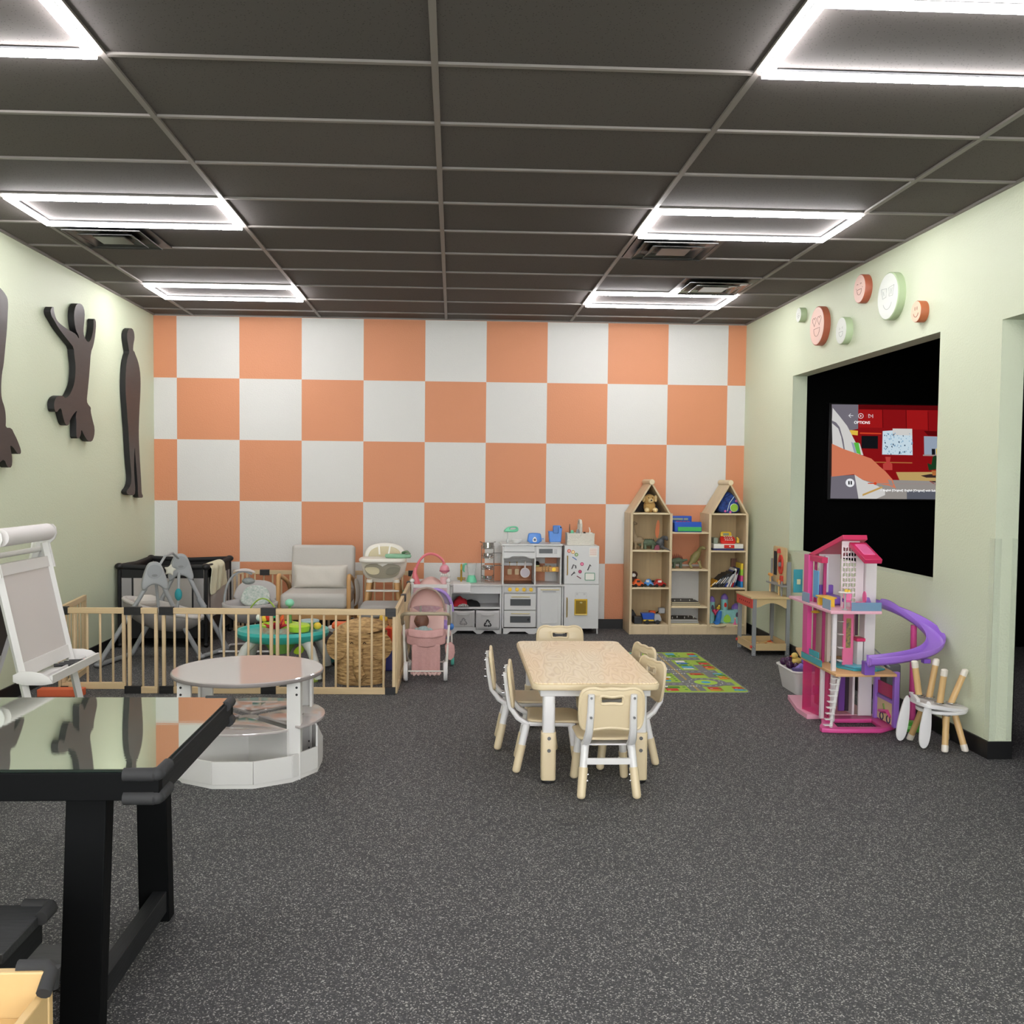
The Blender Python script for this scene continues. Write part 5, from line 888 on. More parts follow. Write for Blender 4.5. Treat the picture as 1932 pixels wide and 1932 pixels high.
# ---------------- baby swing ----------------
sg=mat('swing_grey_plastic','#9a9d9f',.35); sg2=mat('swing_light_fabric','#c5c0bb',.8,var=.1,vscale=20); sg3=mat('swing_grey_fabric','#8c8886',.85)
t=thing('baby_swing','grey baby swing on an A-frame in front of the black playpen','baby swing',(-2.33,7.85,0))
NL,NR,FR,FL=Vector((-2.72,7.50,.02)),Vector((-2.03,7.85,.02)),Vector((-1.91,8.25,.02)),Vector((-2.62,7.98,.02)); NH,FH_=Vector((-2.345,7.68,.70)),Vector((-2.265,8.12,.73))
for hd,l,r,nm in ((NH,NL,NR,'near'),(FH_,FL,FR,'far')):
    M=TR(hd,(0,0,22))@PY
    h_=G().plate([smooth([(-.10,-.10),(-.09,-.02),(-.06,.07),(-.03,.105),(.03,.105),(.06,.07),(.09,-.02),(.11,-.10),(.08,-.125),(.03,-.075),(-.03,-.075),(-.075,-.125)],2)],.06,M,bev=.015,res=3).obj('motor_housing',sg,t,w=True)
    G().cyl(tuple(M@Vector((0,.03,.03))),tuple(M@Vector((0,.03,.037))),.056,n=32).obj('round_badge',mat('swing_badge','#8f9294',.35),h_,w=True)
    G().lathe([(.02,0),(.022,.002)],T=M@TR((0,.0,.038),(0,0,0),(1,.45,1)),n=20).obj('oval_emblem',mat('emblem_grey','#77797b',.35),h_,w=True)
    G().tube([hd+Vector((-.06,-.02,-.10)),l.lerp(hd,.48),l],[.017,.018,.02],n=10).obj('leg',sg,t,w=True); G().tube([hd+Vector((.07,.02,-.10)),r.lerp(hd,.48),r],[.017,.018,.02],n=10).obj('leg',sg,t,w=True)
    for e in (l,r): q=e.lerp(hd,.5); G().tube([q,q+(hd-e)*.12],[.028,.024],n=10).obj('leg_collar',sg,t,w=True)
for a,b in ((NL,FL),(NR,FR)): G().tube([a,a.lerp(b,.15)+Vector((0,0,.0)),b],.018,n=10).obj('base_tube',sg,t,w=True); G().sph(tuple(a),(.035,.03,.02)).obj('foot_pad',sg,t,w=True)
G().tube([NH+Vector((.02,.02,.05)),NH+Vector((.05,.12,.14)),FH_+Vector((-.03,-.12,.12)),FH_+Vector((0,-.02,.06))],.010,n=8).obj('toy_arch',sg,t,w=True)
G().tube([NH+Vector((0,.04,-.05)),Vector((-2.33,7.74,.42)),Vector((-2.30,7.80,.30))],.013,n=8).obj('swing_arm',sg,t,w=True); G().tube([FH_+Vector((0,-.04,-.05)),Vector((-2.26,8.02,.42)),Vector((-2.26,7.96,.30))],.013,n=8).obj('swing_arm',sg,t,w=True)
def bowl(g,c,rx,ry,h,tilt,m=0,n=20,k=7):
    T=TR(c,(0,tilt,0)); rows=[]
    for i in range(k+1):
        a=PI/2*i/k; rows.append([(rx*math.sin(a)*math.cos(2*PI*j/n),ry*math.sin(a)*math.sin(2*PI*j/n),-h*math.cos(a)) for j in range(n+1)])
    return g.sheet(rows,m=m,T=T)
bowl(G(),(-2.33,7.86,.42),.32,.19,.18,14).obj('seat_bowl',sg3,t,w=True,solid=.01); bowl(G(),(-2.33,7.86,.432),.30,.175,.13,14).obj('seat_padding',sg2,t,w=True,solid=.012)
G().tube([tuple(TR((-2.33,7.86,.42),(0,14,0))@Vector((.32*math.cos(a),.19*math.sin(a),0))) for a in [2*PI*i/28 for i in range(28)]],.014,n=8,closed=True).obj('seat_rim',sg2,t,w=True)
G().sph((-2.47,7.88,.47),(.10,.10,.05),T=None).obj('head_pillow',mat('off_white_fabric','#d6d0ca',.9),t,w=True)
s5=[( (.055 if i%2==0 else .026)*math.cos(2*PI*i/10+PI/2),(.055 if i%2==0 else .026)*math.sin(2*PI*i/10+PI/2)) for i in range(10)]
solo(G().plate([smooth(s5,2)],.03,TR((-2.28,7.88,.72),(0,10,20))@PY,bev=.012,res=3),'plush_star',mat('cream_plush','#cfcdbf',.95),'cream plush star hanging under the swing arch','plush toy')
solo(G().sph((-2.22,7.90,.52),(.03,.03,.05)),'hanging_toy',mat('teal_fabric','#2f8f96',.8),'small teal toy hanging inside the baby swing','toy')
# ---------------- bouncer ----------------
t=thing('baby_bouncer','grey padded baby bouncer with a toy bar beside the armchair','baby bouncer',(-1.67,8.25,0))
gq=mat('quilted_grey_fabric','#aeaaa8',.85,bump=.4,bscale=12); pf=mat('patterned_white_fabric','#d8d8d3',.85,var=.45,vscale=55,col2='#8fa69c')
bowl(G(),(-1.66,8.22,.42),.22,.28,.17,0).obj('seat_bowl',gq,t,w=True,solid=.02); G().plate([smooth([(-.20,-.02),(-.18,.12),(-.10,.19),(.10,.19),(.19,.12),(.20,-.02)],2)],.05,TR((-1.66,8.44,.40),(-25,0,0))@PY,bev=.02,res=3).obj('backrest',gq,t,w=True)
G().plate([smooth([(-.13,-.05),(-.12,.08),(-.06,.14),(.06,.14),(.12,.08),(.13,-.05)],2)],.04,TR((-1.65,8.38,.41),(-25,0,0))@PY,bev=.018,res=3).obj('infant_insert',pf,t,w=True)
G().tube(smooth([(-1.88,8.2,.36),(-1.86,8.2,.55),(-1.80,8.2,.65),(-1.72,8.2,.69),(-1.64,8.2,.66)],2,False),[.010]*30 if False else .010,n=8,flat=1).obj('toy_bar',sg,t,w=True)
G().plate([smooth([(-.11,-.01),(-.05,.02),(.04,.02),(.10,-.02),(.03,.0),(-.05,.0)],2)],.05,TR((-1.70,8.2,.685))@PY,bev=.004).obj('toy_bar_shade',mat('pale_pink_grey','#c9bfbb',.6),t,w=True)
G().tube([(-1.66,8.2,.665),(-1.66,8.2,.62)],.002,n=5).obj('cord',sg,t,w=True); G().sph((-1.67,8.2,.60),(.055,.04,.03)).obj('plush_toy',mat('grey_plush','#8d9290',.95,bump=.6,bscale=60),t,w=True)
G().tube([(-1.90,8.08,.02),(-1.86,8.12,.015),(-1.45,8.12,.015),(-1.42,8.08,.02)],.009,n=8).tube([(-1.88,8.12,.015),(-1.88,8.45,.015),(-1.80,8.5,.015),(-1.50,8.5,.015),(-1.44,8.45,.015),(-1.44,8.12,.015)],.009,n=8).obj('base_frame',wplas,t,w=True,weld=False)
G().tube([(-1.86,8.14,.02),(-1.90,8.17,.2),(-1.88,8.2,.38)],[.03,.026,.02],n=10,flat=.5).obj('side_leg',greyp,t,w=True)
G().tube([(-1.46,8.14,.02),(-1.42,8.17,.2),(-1.44,8.2,.38)],[.03,.026,.02],n=10,flat=.5).obj('side_leg',greyp,t,w=True)
t.location.x-=.05
# ---------------- activity centre ----------------
tq=mat('turquoise_plastic','#3bb5ad',.3); lime=mat('lime_plastic','#b5d53a',.35); mintb=mat('pale_mint_ball','#8fd6b8',.35)
t=thing('activity_centre','turquoise oval baby activity table with toys, inside the play fence','activity centre',(-1.27,7.28,0))
G().lathe([(.30,-.055),(.335,-.03),(.345,0),(.335,.022),(.315,.022),(.30,.005),(.15,.0),(.14,-.03)],(0,0,.32),48,sy=.9).obj('tabletop',tq,t)
for a in (-45,-135,45,135):
    x,y=.30*math.cos(R(a)),.27*math.sin(R(a)); k=1.35
    l=G().tube([(x*.85,y*.85,.28),(x*1.12,y*1.12,.22),(x*k,y*k,.10),(x*1.42,y*1.42,.012)],[.035,.034,.030,.028],n=12).obj('leg',mat('off_white_plastic','#cfd2cd',.35),t)
G().lathe([(.145,-.005),(.15,.045),(.12,.05),(.115,.0)],(-.02,0,.325),32).obj('seat_ring',mat('printed_ring','#d5d6c8',.5,var=.5,vscale=25,col2='#c07a5a'),t); G().lathe([(.152,.04),(.155,.052),(.118,.056),(.115,.045)],(-.02,0,.325),32).obj('lime_ring',lime,t)
G().lathe([(.12,.03),(.11,-.10),(.07,-.16),(0,-.165)],(-.02,0,.32),24).obj('seat_sling',mat('green_fabric_seat','#7fb35a',.8),t)
G().lathe([(.075,0),(.085,.04),(.07,.055),(0,.05)],(.13,-.08,.335),24).obj('lime_bowl',lime,t)
dr=G().lathe([(.055,0),(.075,.04),(.07,.055)],(.19,.05,.335),24).obj('drum',mat('leaf_green_plastic','#5c8f4a',.4),t); G().lathe([(.074,.055),(.07,.066),(0,.066)],(.19,.05,.335),24).obj('drum_skin',mat('pale_blue_skin','#9fb9bd',.4),dr)
fl=mat('crimson_petals','#b01228',.5); g=G()
for k in range(22):
    a=k*2.4; r=.06+.02*(k%3); g.tube([(-.02+.02*math.cos(a),-.14+.02*math.sin(a),.37),(-.02+r*math.cos(a),-.14+r*math.sin(a),.385+.012*(k%4))],[.012,.003],n=5)
g.obj('spiky_flower',fl,t,weld=False); G().tube([(-.02,-.14,.32),(-.02,-.14,.37)],[.015,.02],n=8).obj('flower_stem',mat('leaf_green_plastic','#5c8f4a',.4),t)
G().sph((.04,.05,.53),(.035,.035,.03)).obj('mint_ball',mintb,t); G().tube([(.04,.05,.35),(.045,.05,.42),(.04,.05,.50)],[.02,.012,.01],n=8).obj('ball_stalk',mat('leaf_green_plastic','#5c8f4a',.4),t)
G().tube([(.0,.0,.36),(-.01,0,.42),(-.0,0,.445)],[.02,.016,.006],n=8).obj('orange_toy',orange,t); G().sph((.26,-.02,.365),(.03,.02,.028)).obj('yellow_toy',yel,t)
G().tube(smooth([(-.28,.10,.34),(-.28,.10,.46),(-.22,.10,.54),(-.17,.10,.56),(-.12,.10,.54),(-.06,.10,.46),(-.06,.10,.34)],2,False),.006,n=6).obj('toy_arch',mat('olive_green_plastic','#8fae3f',.4),t)
for x,z,c,nm in ((-.20,.41,wht,'bead'),(-.16,.40,yel,'bead'),(-.13,.41,red,'bead'),(-.09,.43,tq,'bead')): G().sph((x,.10,z),(.024,.02,.026)).obj(nm,c,t)
G().plate([smooth([(-.04,-.02),(.03,-.03),(.05,.03),(.01,.05),(-.03,.02)],2)],.006,TR((.14,-.16,.20),(20,0,30))@PY).obj('hanging_leaf',lime,t)
G().box(-.60,.60,-.0,.0,0,0) if False else None
solo(G().lathe([(.33,0),(.33,.012),(0,.014)],(-1.30,7.0,.001),40,sy=.35),'floor_mat',mat('leaf_green_mat','#a3bd4f',.8),'green leaf-coloured mat on the floor under the activity table','mat')
# ---------------- wicker hamper ----------------
wm=mat('seagrass_weave','#d9b47c',.8,bump=1,bscale=24,stretch=(.7,.7,3.2),var=.75,vscale=22,col2='#6e4c26')
t=thing('wicker_hamper','woven seagrass animal-shaped hamper with ears, just inside the fence corner','hamper',(-.665,7.0,0))
G().lathe([(.178,0),(.183,.08),(.188,.20),(.195,.30),(.195,.37)],n=36,sy=.85).obj('basket_body',wm,t)
G().lathe([(.20,0),(.16,.035),(.09,.065),(.04,.075),(0,.076)],(0,0,0),36,T=TR((0,0.0,.385),(6,-7,0)),sy=.85).obj('lid',wm,t); G().sph((-.01,0,.475),(.014,.014,.016)).obj('lid_knob',mat('bead_wood','#c9a56e',.5),t)
for s in (-1,1): G().lathe([(.085,-.012),(.09,0),(.085,.012)],n=28,T=TR((s*.155,-.10,.27),(90,0,s*28),(1,1.1,1))).obj('ear',wm,t)
G().tube(smooth([(0,-.165,.27),(0,-.19,.20),(.0,-.185,.12),(.02,-.19,.07),(.04,-.20,.06)],1,False),[.045,.043,.04,.038,.036,.034,.032,.03,.03,.028][:9] if False else .036,n=12).obj('trunk',wm,t)
for s in (-1,1): G().tube([(s*.045-.01,-.168,.305),(s*.045,-.172,.315),(s*.045+.01,-.168,.305)],.004,n=5).obj('stitched_eye',mat('dark_brown_thread','#3a2712',.8),t)
t=thing('baby_walker','white and orange baby walker half hidden behind the wicker hamper','baby walker',(-.77,7.69,0)); G().lathe([(.16,0),(.21,.02),(.215,.045),(.19,.055),(.10,.05)],(0,0,.25),36).obj('tray',wplas,t); G().box(-.17,-.03,-.16,-.04,.30,.345).obj('orange_console',orange,t,bevel=.012); G().box(.03,.12,-.16,-.08,.30,.36).obj('yellow_console',yel,t,bevel=.012)
G().lathe([(.20,.0),(.21,.05),(.17,.07)],(0,0,.02),36).obj('base_ring',mat('dark_teal_plastic','#1f6f74',.4),t)
for a in (40,140,220,320): G().tube([(.17*math.cos(R(a)),.17*math.sin(R(a)),.08),(.17*math.cos(R(a)),.17*math.sin(R(a)),.26)],.014,n=8).obj('leg',wplas,t); G().sph((.19*math.cos(R(a)),.19*math.sin(R(a)),.02),.02).obj('caster',black,t)
t=thing('activity_cube','colourful toy box with orange and blue sides behind the hamper','toy',(-.47,7.45,0)); G().box(-.06,.06,-.08,.08,.16,.33).obj('orange_side',orange,t,bevel=.008); G().box(-.055,.055,-.078,.078,.0,.16).obj('blue_base',mat('toy_navy','#3a3f8a',.4),t,bevel=.008); G().box(-.10,-.0,-.085,-.08,.2,.33).obj('red_face',red,t); G().plate([rrect(-.03,.03,-.02,.02,.008)],.04,TR((-.06,0,.40)),bev=.008).obj('yellow_knob',yel,t); G().tube([(-.12,0,.33),(-.06,0,.44),(.0,0,.33)],.012,n=8).obj('wooden_arch',ow,t)
# ---------------- doll stroller (pink) ----------------
pk=mat('dusty_pink_fabric','#c79a96',.85,bump=.25,bscale=120,var=.12,vscale=60); pk2=mat('pale_pink_fabric','#d5b3ac',.85); tanp=mat('tan_foam_grip','#a89c84',.6); wm2=mat('white_metal_tube','#d5d2ca',.35)
t=thing('doll_stroller','dusty pink doll stroller with tan handle beside the fence corner','doll stroller',(-.19,7.1,0))
G().tube(smooth([(-.172,.02,.40),(-.178,-.08,.47),(-.165,-.12,.497),(-.12,-.125,.50),(.12,-.125,.50),(.158,-.12,.497),(.17,-.08,.47),(.165,.02,.40)],1,False),.013,n=12).obj('handle_grip',tanp,t)
for s in (-1,1):
    G().tube([(s*.168,.02,.42),(s*.16,-.06,.28),(s*.15,-.09,.08)],.009,n=8).obj('frame_tube',wm2,t); G().tube([(s*.168,.02,.42),(s*.15,.22,.12),(s*.13,.26,.06)],.009,n=8).obj('frame_tube',wm2,t)
    w_=G().lathe([(.05,-.012),(.066,-.014),(.072,0),(.066,.014),(.05,.012)],n=28,T=TR((s*.145,-.09,.072),(0,90,0))).obj('wheel',wplas,t); G().lathe([(.012,-.016),(.052,-.006),(.052,.006),(.012,.016)],n=20,T=TR((s*.145,-.09,.072),(0,90,0))).obj('hub',mat('pale_wheel_hub','#c9c6be',.4),w_)
    w_=G().lathe([(.03,-.012),(.04,-.013),(.045,0),(.04,.013),(.03,.012)],n=24,T=TR((s*.135,.26,.046),(0,90,0))).obj('wheel',wplas,t)
G().tube([(-.15,-.09,.073),(.15,-.09,.073)],.006,n=8).tube([(-.14,.02,.12),(.14,.02,.12)],.006,n=8).obj('axle',wm2,t,weld=False)
rows=[]
for i in range(13):
    a=R(180*i/12); r=[]
    for j in range(9):
        b=R(100*j/8); rr_=.135
        r.append((rr_*math.cos(a)*(.75+.25*math.cos(b-.4)),.10+.16*math.sin(b)-.06,.50+.165*math.sin(a)*math.cos(b*.85)))
    rows.append(r)
G().sheet(rows).obj('hood',mat('pale_pink_hood','#dcb8b0',.85),t,solid=.006,sub=1)
G().tube([(.135*math.cos(R(a)),.035,.50+.17*math.sin(R(a))) for a in range(0,181,15)],.008,n=8).obj('hood_rim',mat('taupe_trim','#a08a80',.7),t)
G().sheet([[(-.13+.26*i/8,.05+.17*(j/6)**1.0,.30+.02*math.cos(i*.8)+.19*(j/6)-.03*math.sin(PI*i/8)) for i in range(9)] for j in range(7)]).obj('seat_back',pk2,t,solid=.02,sub=1)
G().sheet([[(-.145+.29*i/12,-.03-.05*math.sin(PI*i/12)+.01*math.sin(j*3),.265+.115*j/5-.02*math.sin(PI*i/12)) for i in range(13)] for j in range(6)]).obj('front_apron',pk,t,solid=.014,sub=1)
G().sheet([[(-.13+.26*i/12,-.085+.004*math.sin(i*2)*(j<3),.33+.06*j/3-.018*math.sin(PI*i/12)) for i in range(13)] for j in range(4)]).obj('apron_fold',mat('pink_fold_fabric','#cfa19d',.85,bump=.25,bscale=120),t,solid=.012,sub=1)
G().sheet([[(-.105+.21*i/12,-.07-.012*math.sin(i*1.7)*(1-j/6),.06+.21*j/6) for i in range(13)] for j in range(7)]).obj('hanging_panel',pk,t,solid=.008,sub=1)
G().tube([(-.105+.21*i/20,-.085+.01*math.sin(i*1.9),.055+.008*math.sin(i*2.3)) for i in range(21)],.012,n=6).obj('ruffle',pk2,t)
G().plate([smooth([(-.03,0),(.04,0),(.05,-.10),(.01,-.14),(-.02,-.10)],1)],.04,TR((.165,-.05,.28))@PY,bev=.01).obj('side_pouch',pk,t)
G().sph((-.155,.02,.335),(.03,.03,.03)).obj('bow',pk2,t); G().sph((.155,.02,.335),(.03,.03,.03)).obj('bow',pk2,t)
d=thing('baby_doll','brown-skinned baby doll in pale blue clothes lying in the pink stroller','doll',(-.225,7.13,.43)); sk=mat('doll_brown_skin','#6f4a3a',.5)
G().sph((-.0,-.03,.0),(.054,.05,.056),32).obj('head',sk,d); G().sph((.012,-.055,-.085),(.05,.042,.055),16).obj('body',mat('pale_blue_romper','#a9b8b6',.85,var=.3,vscale=60,col2='#8fa3a6'),d)
G().sph((-.048,-.04,-.0),(.008,.012,.014)).sph((.046,-.03,0),(.008,.012,.014)).obj('ear',sk,d,weld=False)
g=G()
for s in (-1,1): g.sph((-.018+s*.014,-.072,.012),(.005,.003,.005),8)
g.tube([(-.028,-.072,-.018),(-.018,-.0745,-.022),(-.008,-.073,-.018)],.0016,n=5); g.obj('face_features',black,d,weld=False); G().sph((-.019,-.0765,-.003),(.004,.004,.004),8).obj('nose',sk,d)
for s in (-1,1):
    G().tube([(.012+s*.045,-.05,-.06),(.012+s*.07,-.07,-.075),(.012+s*.055,-.09,-.085)],[.016,.014,.011],n=8).obj('sleeve',mat('pale_blue_romper','#a9b8b6',.85),d); G().sph((.012+s*.052,-.095,-.087),(.012,.01,.010)).obj('hand',sk,d)
# second stroller (lilac)
t=thing('doll_stroller','lilac and white doll stroller behind the dusty pink one','doll stroller',(-.13,7.7,0)); lil=mat('lilac_fabric','#a98bd0',.7); lil2=mat('pale_lilac_fabric','#c9c0d8',.8)
rows=[[(.13*math.cos(R(15*i)),.12*(j/5)-.02,.42+.17*math.sin(R(15*i))*math.cos(R(14*j))) for j in range(6)] for i in range(13)]
G().sheet(rows).obj('hood',lil2,t,solid=.006,sub=1); G().tube([(.132*math.cos(R(a)),-.02,.42+.175*math.sin(R(a))) for a in range(0,121,12)],.013,n=8).obj('hood_rim',lil,t)
for s in (-1,1):
    G().tube([(s*.12,-.06,.48),(s*.125,.0,.30),(s*.13,.1,.06)],.007,n=8).obj('frame_tube',wm2,t); G().tube([(s*.12,.1,.40),(s*.125,.0,.25),(s*.13,-.1,.06)],.007,n=8).obj('frame_tube',wm2,t)
    for y in (-.1,.1): G().lathe([(.03,-.012),(.05,-.013),(.055,0),(.05,.013),(.03,.012)],n=24,T=TR((s*.135,y,.055),(0,90,0))).obj('wheel',mat('aqua_wheel','#5fbfae',.4),t)
G().box(-.11,.11,-.06,.1,.20,.34).obj('seat',lil,t,bevel=.03); G().sph((.125,-.03,.30),(.02,.02,.026)).obj('blue_rattle',sky,t)
# ---------------- doll crib with mobile ----------------
t=thing('doll_crib','white and pink doll crib with patterned bedding behind the strollers','doll crib',(-.19,8.5,0)); pw=mat('pink_white_print','#ddc4c6',.7,var=.3,vscale=40,col2='#c98fa0')
for sx in (-1,1):
    for sy in (-1,1): l=G().cyl((sx*.155,sy*.22,0),(sx*.155,sy*.22,.58),.012,n=12).obj('post',white,t); G().sph((sx*.155,sy*.22,.60),.020).sph((sx*.155,sy*.22,.575),(.017,.017,.008)).obj('finial',white,l)
for sx in (-1,1): G().box(sx*.155-.004,sx*.155+.004,-.21,.21,.25,.55).obj('side_panel',pw,t)
for sy in (-1,1): G().box(-.145,.145,sy*.22-.004,sy*.22+.004,.22,.55).obj('end_panel',pw,t); G().box(-.145,.145,sy*.22-.008,sy*.22+.008,.54,.57).obj('end_rail',white,t)
G().box(-.145,.145,-.21,.21,.2,.23).obj('bed_base',white,t)
G().sheet([[(-.14+.28*i/8,-.2+.4*j/6,.53+.085*math.sin(PI*i/8)**1.5*math.sin(PI*(j+1)/8)) for i in range(9)] for j in range(7)]).obj('blanket',pk2,t,solid=.01,sub=1)
coral=mat('coral_pink_plastic','#d9707a',.35)
t=thing('crib_mobile','coral pink curved mobile arm clipped to the doll crib','mobile',(-.33,8.42,.5))
G().tube(smooth([(0,0,.05),(-.0,0,.10),(.01,0,.20),(.05,0,.28),(.11,0,.325),(.18,0,.32),(.235,0,.28),(.25,0,.255)],2,False),.011,n=8).obj('curved_arm',coral,t); G().tube([(.02,0,.03),(.01,0,.08),(.0,0,.15),(.005,0,.20)],[.045,.034,.02,.012],n=12).obj('arm_base',coral,t)
G().tube([(.25,0,.255),(.255,0,.235)],[.004,.02],n=8).obj('hook',coral,t); G().sph((.26,0,.19),(.042,.042,.042)).obj('ball_toy',mat('rose_pink_plastic','#d98f9c',.35),t); G().lathe([(.043,-.006),(.045,0),(.043,.006)],(.26,0,.175),20).obj('ball_band',mat('mauve_band','#a85a70',.5),t)
for k in range(4): G().sph((.235+.017*k,-.03,.142),(.007,.007,.010)).obj('bead',wht,t)
solo(G().lathe([(.03,0),(.034,.06),(.03,.07)],(-.075,8.47,.545),20),'toy_cup',mat('pale_pink_cup','#d9b0b4',.4),'pale pink toy cup on the crib corner under the mobile','toy cup')
# ---------------- toy workbench ----------------
t=thing('toy_workbench','wooden toy workbench with red end panel and chalkboard by the right wall','toy workbench',(2.7,8.25,0))
bw1=mat('bench_birch','#d3b98a',.45,var=.12,vscale=6,stretch=(1,.2,1)); gm=mat('grey_painted_wood','#8d9092',.45); rd=mat('coral_red_paint','#d2473c',.4)
G().plate([[(2.53,8.03),(2.87,8.02),(2.87,8.48),(2.53,8.48)]],.018,TR((0,0,.493)),bev=.003).obj('tabletop',bw1,t,w=True)
G().box(2.537,2.55,8.04,8.47,.405,.484).obj('red_end_panel',rd,t,w=True,bevel=.002); g=G(); [g.cyl((2.537,8.10+.055*i,.445),(2.535,8.10+.055*i,.445),.006,n=8) for i in range(6)]; g.obj('peg_holes',mat('dark_hole','#2a1a18',.8),t,w=True,weld=False)
G().plate([[(2.56,.484),(2.86,.484),(2.86,.405),(2.83,.405)]+[(2.83-.24*i/10,.405+.045*math.sin(PI*i/10)) for i in range(1,10)]+[(2.56,.405)]],.012,TR((0,8.045,0))@PY).obj('front_apron',bw1,t,w=True)
for x in (2.565,2.855):
    for y in (8.045,8.455):
        h=.80 if x>2.8 else .484
        l=G().box(x-.016,x+.016,y-.012,y+.012,0,h).obj('leg',gm,t,w=True,bevel=.002)
        if x<2.8: G().cyl((x-.016,y,.075),(x-.03,y,.075),.012).obj('red_bolt',rd,l,w=True)
        g=G(); g.cyl((x,y-.012,.075),(x,y-.020,.075),.008); g.cyl((x,y-.012,.02),(x,y-.016,.02),.004); g.obj('screw',mat('silver_screw','#c0c2c4',.3,.8),l,w=True,weld=False)
G().box(2.565,2.86,8.05,8.45,.045,.055).obj('tray_bottom',bw1,t,w=True)
G().box(2.58,2.84,8.03,8.04,.045,.105).box(2.58,2.84,8.44,8.45,.045,.105).box(2.545,2.555,8.05,8.44,.045,.105).box(2.865,2.875,8.05,8.44,.045,.105).obj('tray_sides',bw1,t,w=True,weld=False)
G().plate([rrect(8.10,8.44,.60,.915,.03)],.012,TR((2.855,0,0))@PX,bev=.002).obj('back_panel',bw1,t,w=True)
G().box(2.845,2.849,8.33,8.41,.66,.87).obj('chalkboard',mat('chalk_black','#232426',.7),t,w=True,bevel=.002)
ge=G().plate([ell(8.215,.765,.055,.085,28),ell(8.215,.765,.03,.045,20)],.012,TR((2.84,0,0))@PX).obj('red_gear',rd,t,w=True); G().cyl((2.845,8.215,.765),(2.825,8.215,.765),.02,n=16).obj('gear_hub',gm,ge,w=True)
G().box(2.838,2.85,8.24,8.31,.86,.885).cyl((2.838,8.26,.90),(2.838,8.26,.86),.012).obj('red_clamp',rd,t,w=True,weld=False); G().box(2.83,2.848,8.16,8.21,.605,.67).obj('red_block',rd,t,w=True,bevel=.002); G().box(2.83,2.848,8.22,8.27,.605,.63).obj('orange_block',mat('amber_wood','#e0a050',.5),t,w=True)
G().box(2.80,2.875,8.04,8.47,.585,.597).obj('tool_shelf',gm,t,w=True)
wd=mat('beech','#d8b57c',.5)
for y,z,nm,lab in ((8.40,.63,'toy_hammer','wooden toy hammer hanging at the far end of the workbench shelf'),(8.17,.61,'toy_screwdriver','wooden toy screwdriver hanging at the near end of the workbench shelf'),(8.10,.61,'toy_spanner','thin grey toy tool hanging at the nearest corner of the shelf')):
    u=thing(nm,lab,'toy tool',(2.815,y,z-.12),group='toy tools on the workbench'); G().tube([(0,0,0),(0,0,.14)],[.007,.009],n=8).obj('handle',gm if 'spanner' in nm else wd,u)
    if 'hammer' in nm: G().cyl((0,-.028,.15),(0,.028,.15),.014).obj('head',mat('amber_wood','#e0a050',.5),u)
random.seed(4)
for k in range(9):
    a=random.uniform(0,PI); x,y=random.uniform(2.62,2.80),random.uniform(8.12,8.36); c=random.choice(('amber','red','beech'))
    solo(G().tube([(x-.03*math.cos(a),y-.03*math.sin(a),.066+.008*(k%3)),(x+.03*math.cos(a),y+.03*math.sin(a),.068+.008*(k%3))],.009,n=6),'wooden_tool_piece',{'amber':mat('amber_wood','#e0a050',.5),'red':orange,'beech':wd}[c],'%s wooden toy tool piece lying in the low workbench tray'%{'amber':'amber','red':'orange','beech':'pale'}[c],'toy part','wooden tool pieces in the workbench tray')
# ---------------- white tub with toys ----------------
t=thing('storage_tub','white plastic tub full of toys on the floor beside the dollhouse','storage tub',(2.52,6.7,0))
o_=rrect(-.155,.155,-.19,.19,.04); i_=[(x*.80,y*.84) for x,y in o_]
g=G(); V=[(x,y,.165) for x,y in o_]+[(x,y,0) for x,y in i_]+[(x*.96,y*.965,.165) for x,y in o_]+[(x*.95,y*.95,.012) for x,y in i_]; n=len(o_)
g._f(V,[(i,(i+1)%n,n+(i+1)%n,n+i) for i in range(n)]+[(2*n+i,2*n+(i+1)%n,3*n+(i+1)%n,3*n+i) for i in range(n)]+[(i,(i+1)%n,2*n+(i+1)%n,2*n+i) for i in range(n)]+[tuple(range(n,2*n)),tuple(range(3*n,4*n))],0)
g.obj('tub_body',wplas,t); G().tube([(x*1.01,y*1.01,.163) for x,y in o_],.008,n=8,closed=True).obj('rim',wplas,t)
dkp=mat('dark_purple_gloss','#3c1540',.1); lav=mat('lavender_plastic','#8f7fd0',.3)
for i,(x,y,z,r) in enumerate(((2.385,6.66,.19,.028),(2.405,6.74,.205,.032),(2.39,6.80,.19,.028),(2.425,6.64,.185,.024))): solo(G().sph((x,y,z),r,18),'shiny_ball',dkp,['dark purple glossy ball nearest the tub corner','topmost dark purple glossy ball in the white tub','dark purple glossy ball at the far left rim','small dark purple ball low against the tub rim'][i],'ball','dark purple balls in the white tub')
u=thing('rubber_duck','yellow toy duck sitting on the heap in the white tub','toy duck',(2.455,6.72,.175)); G().sph((0,0,.03),(.04,.03,.028)).tube([(.02,0,.03),(.05,0,.05)],[.02,.004],n=8).obj('body',mat('soft_yellow','#e3c368',.4),u,weld=False); G().sph((-.015,0,.068),.024).obj('head',mat('soft_yellow','#e3c368',.4),u); G().sph((-.04,0,.065),(.010,.008,.005)).obj('beak',orange,u)
solo(G().tube([(2.515+.04*math.cos(a),6.66,.225+.045*math.sin(a)) for a in [2*PI*i/20 for i in range(20)]],.008,n=8,closed=True).cyl((2.515,6.66,.225),(2.515,6.665,.225),.036,n=20),'lilac_ring_toy',lav,'lilac ring-shaped toy standing up at the right of the white tub','toy',weld=False)
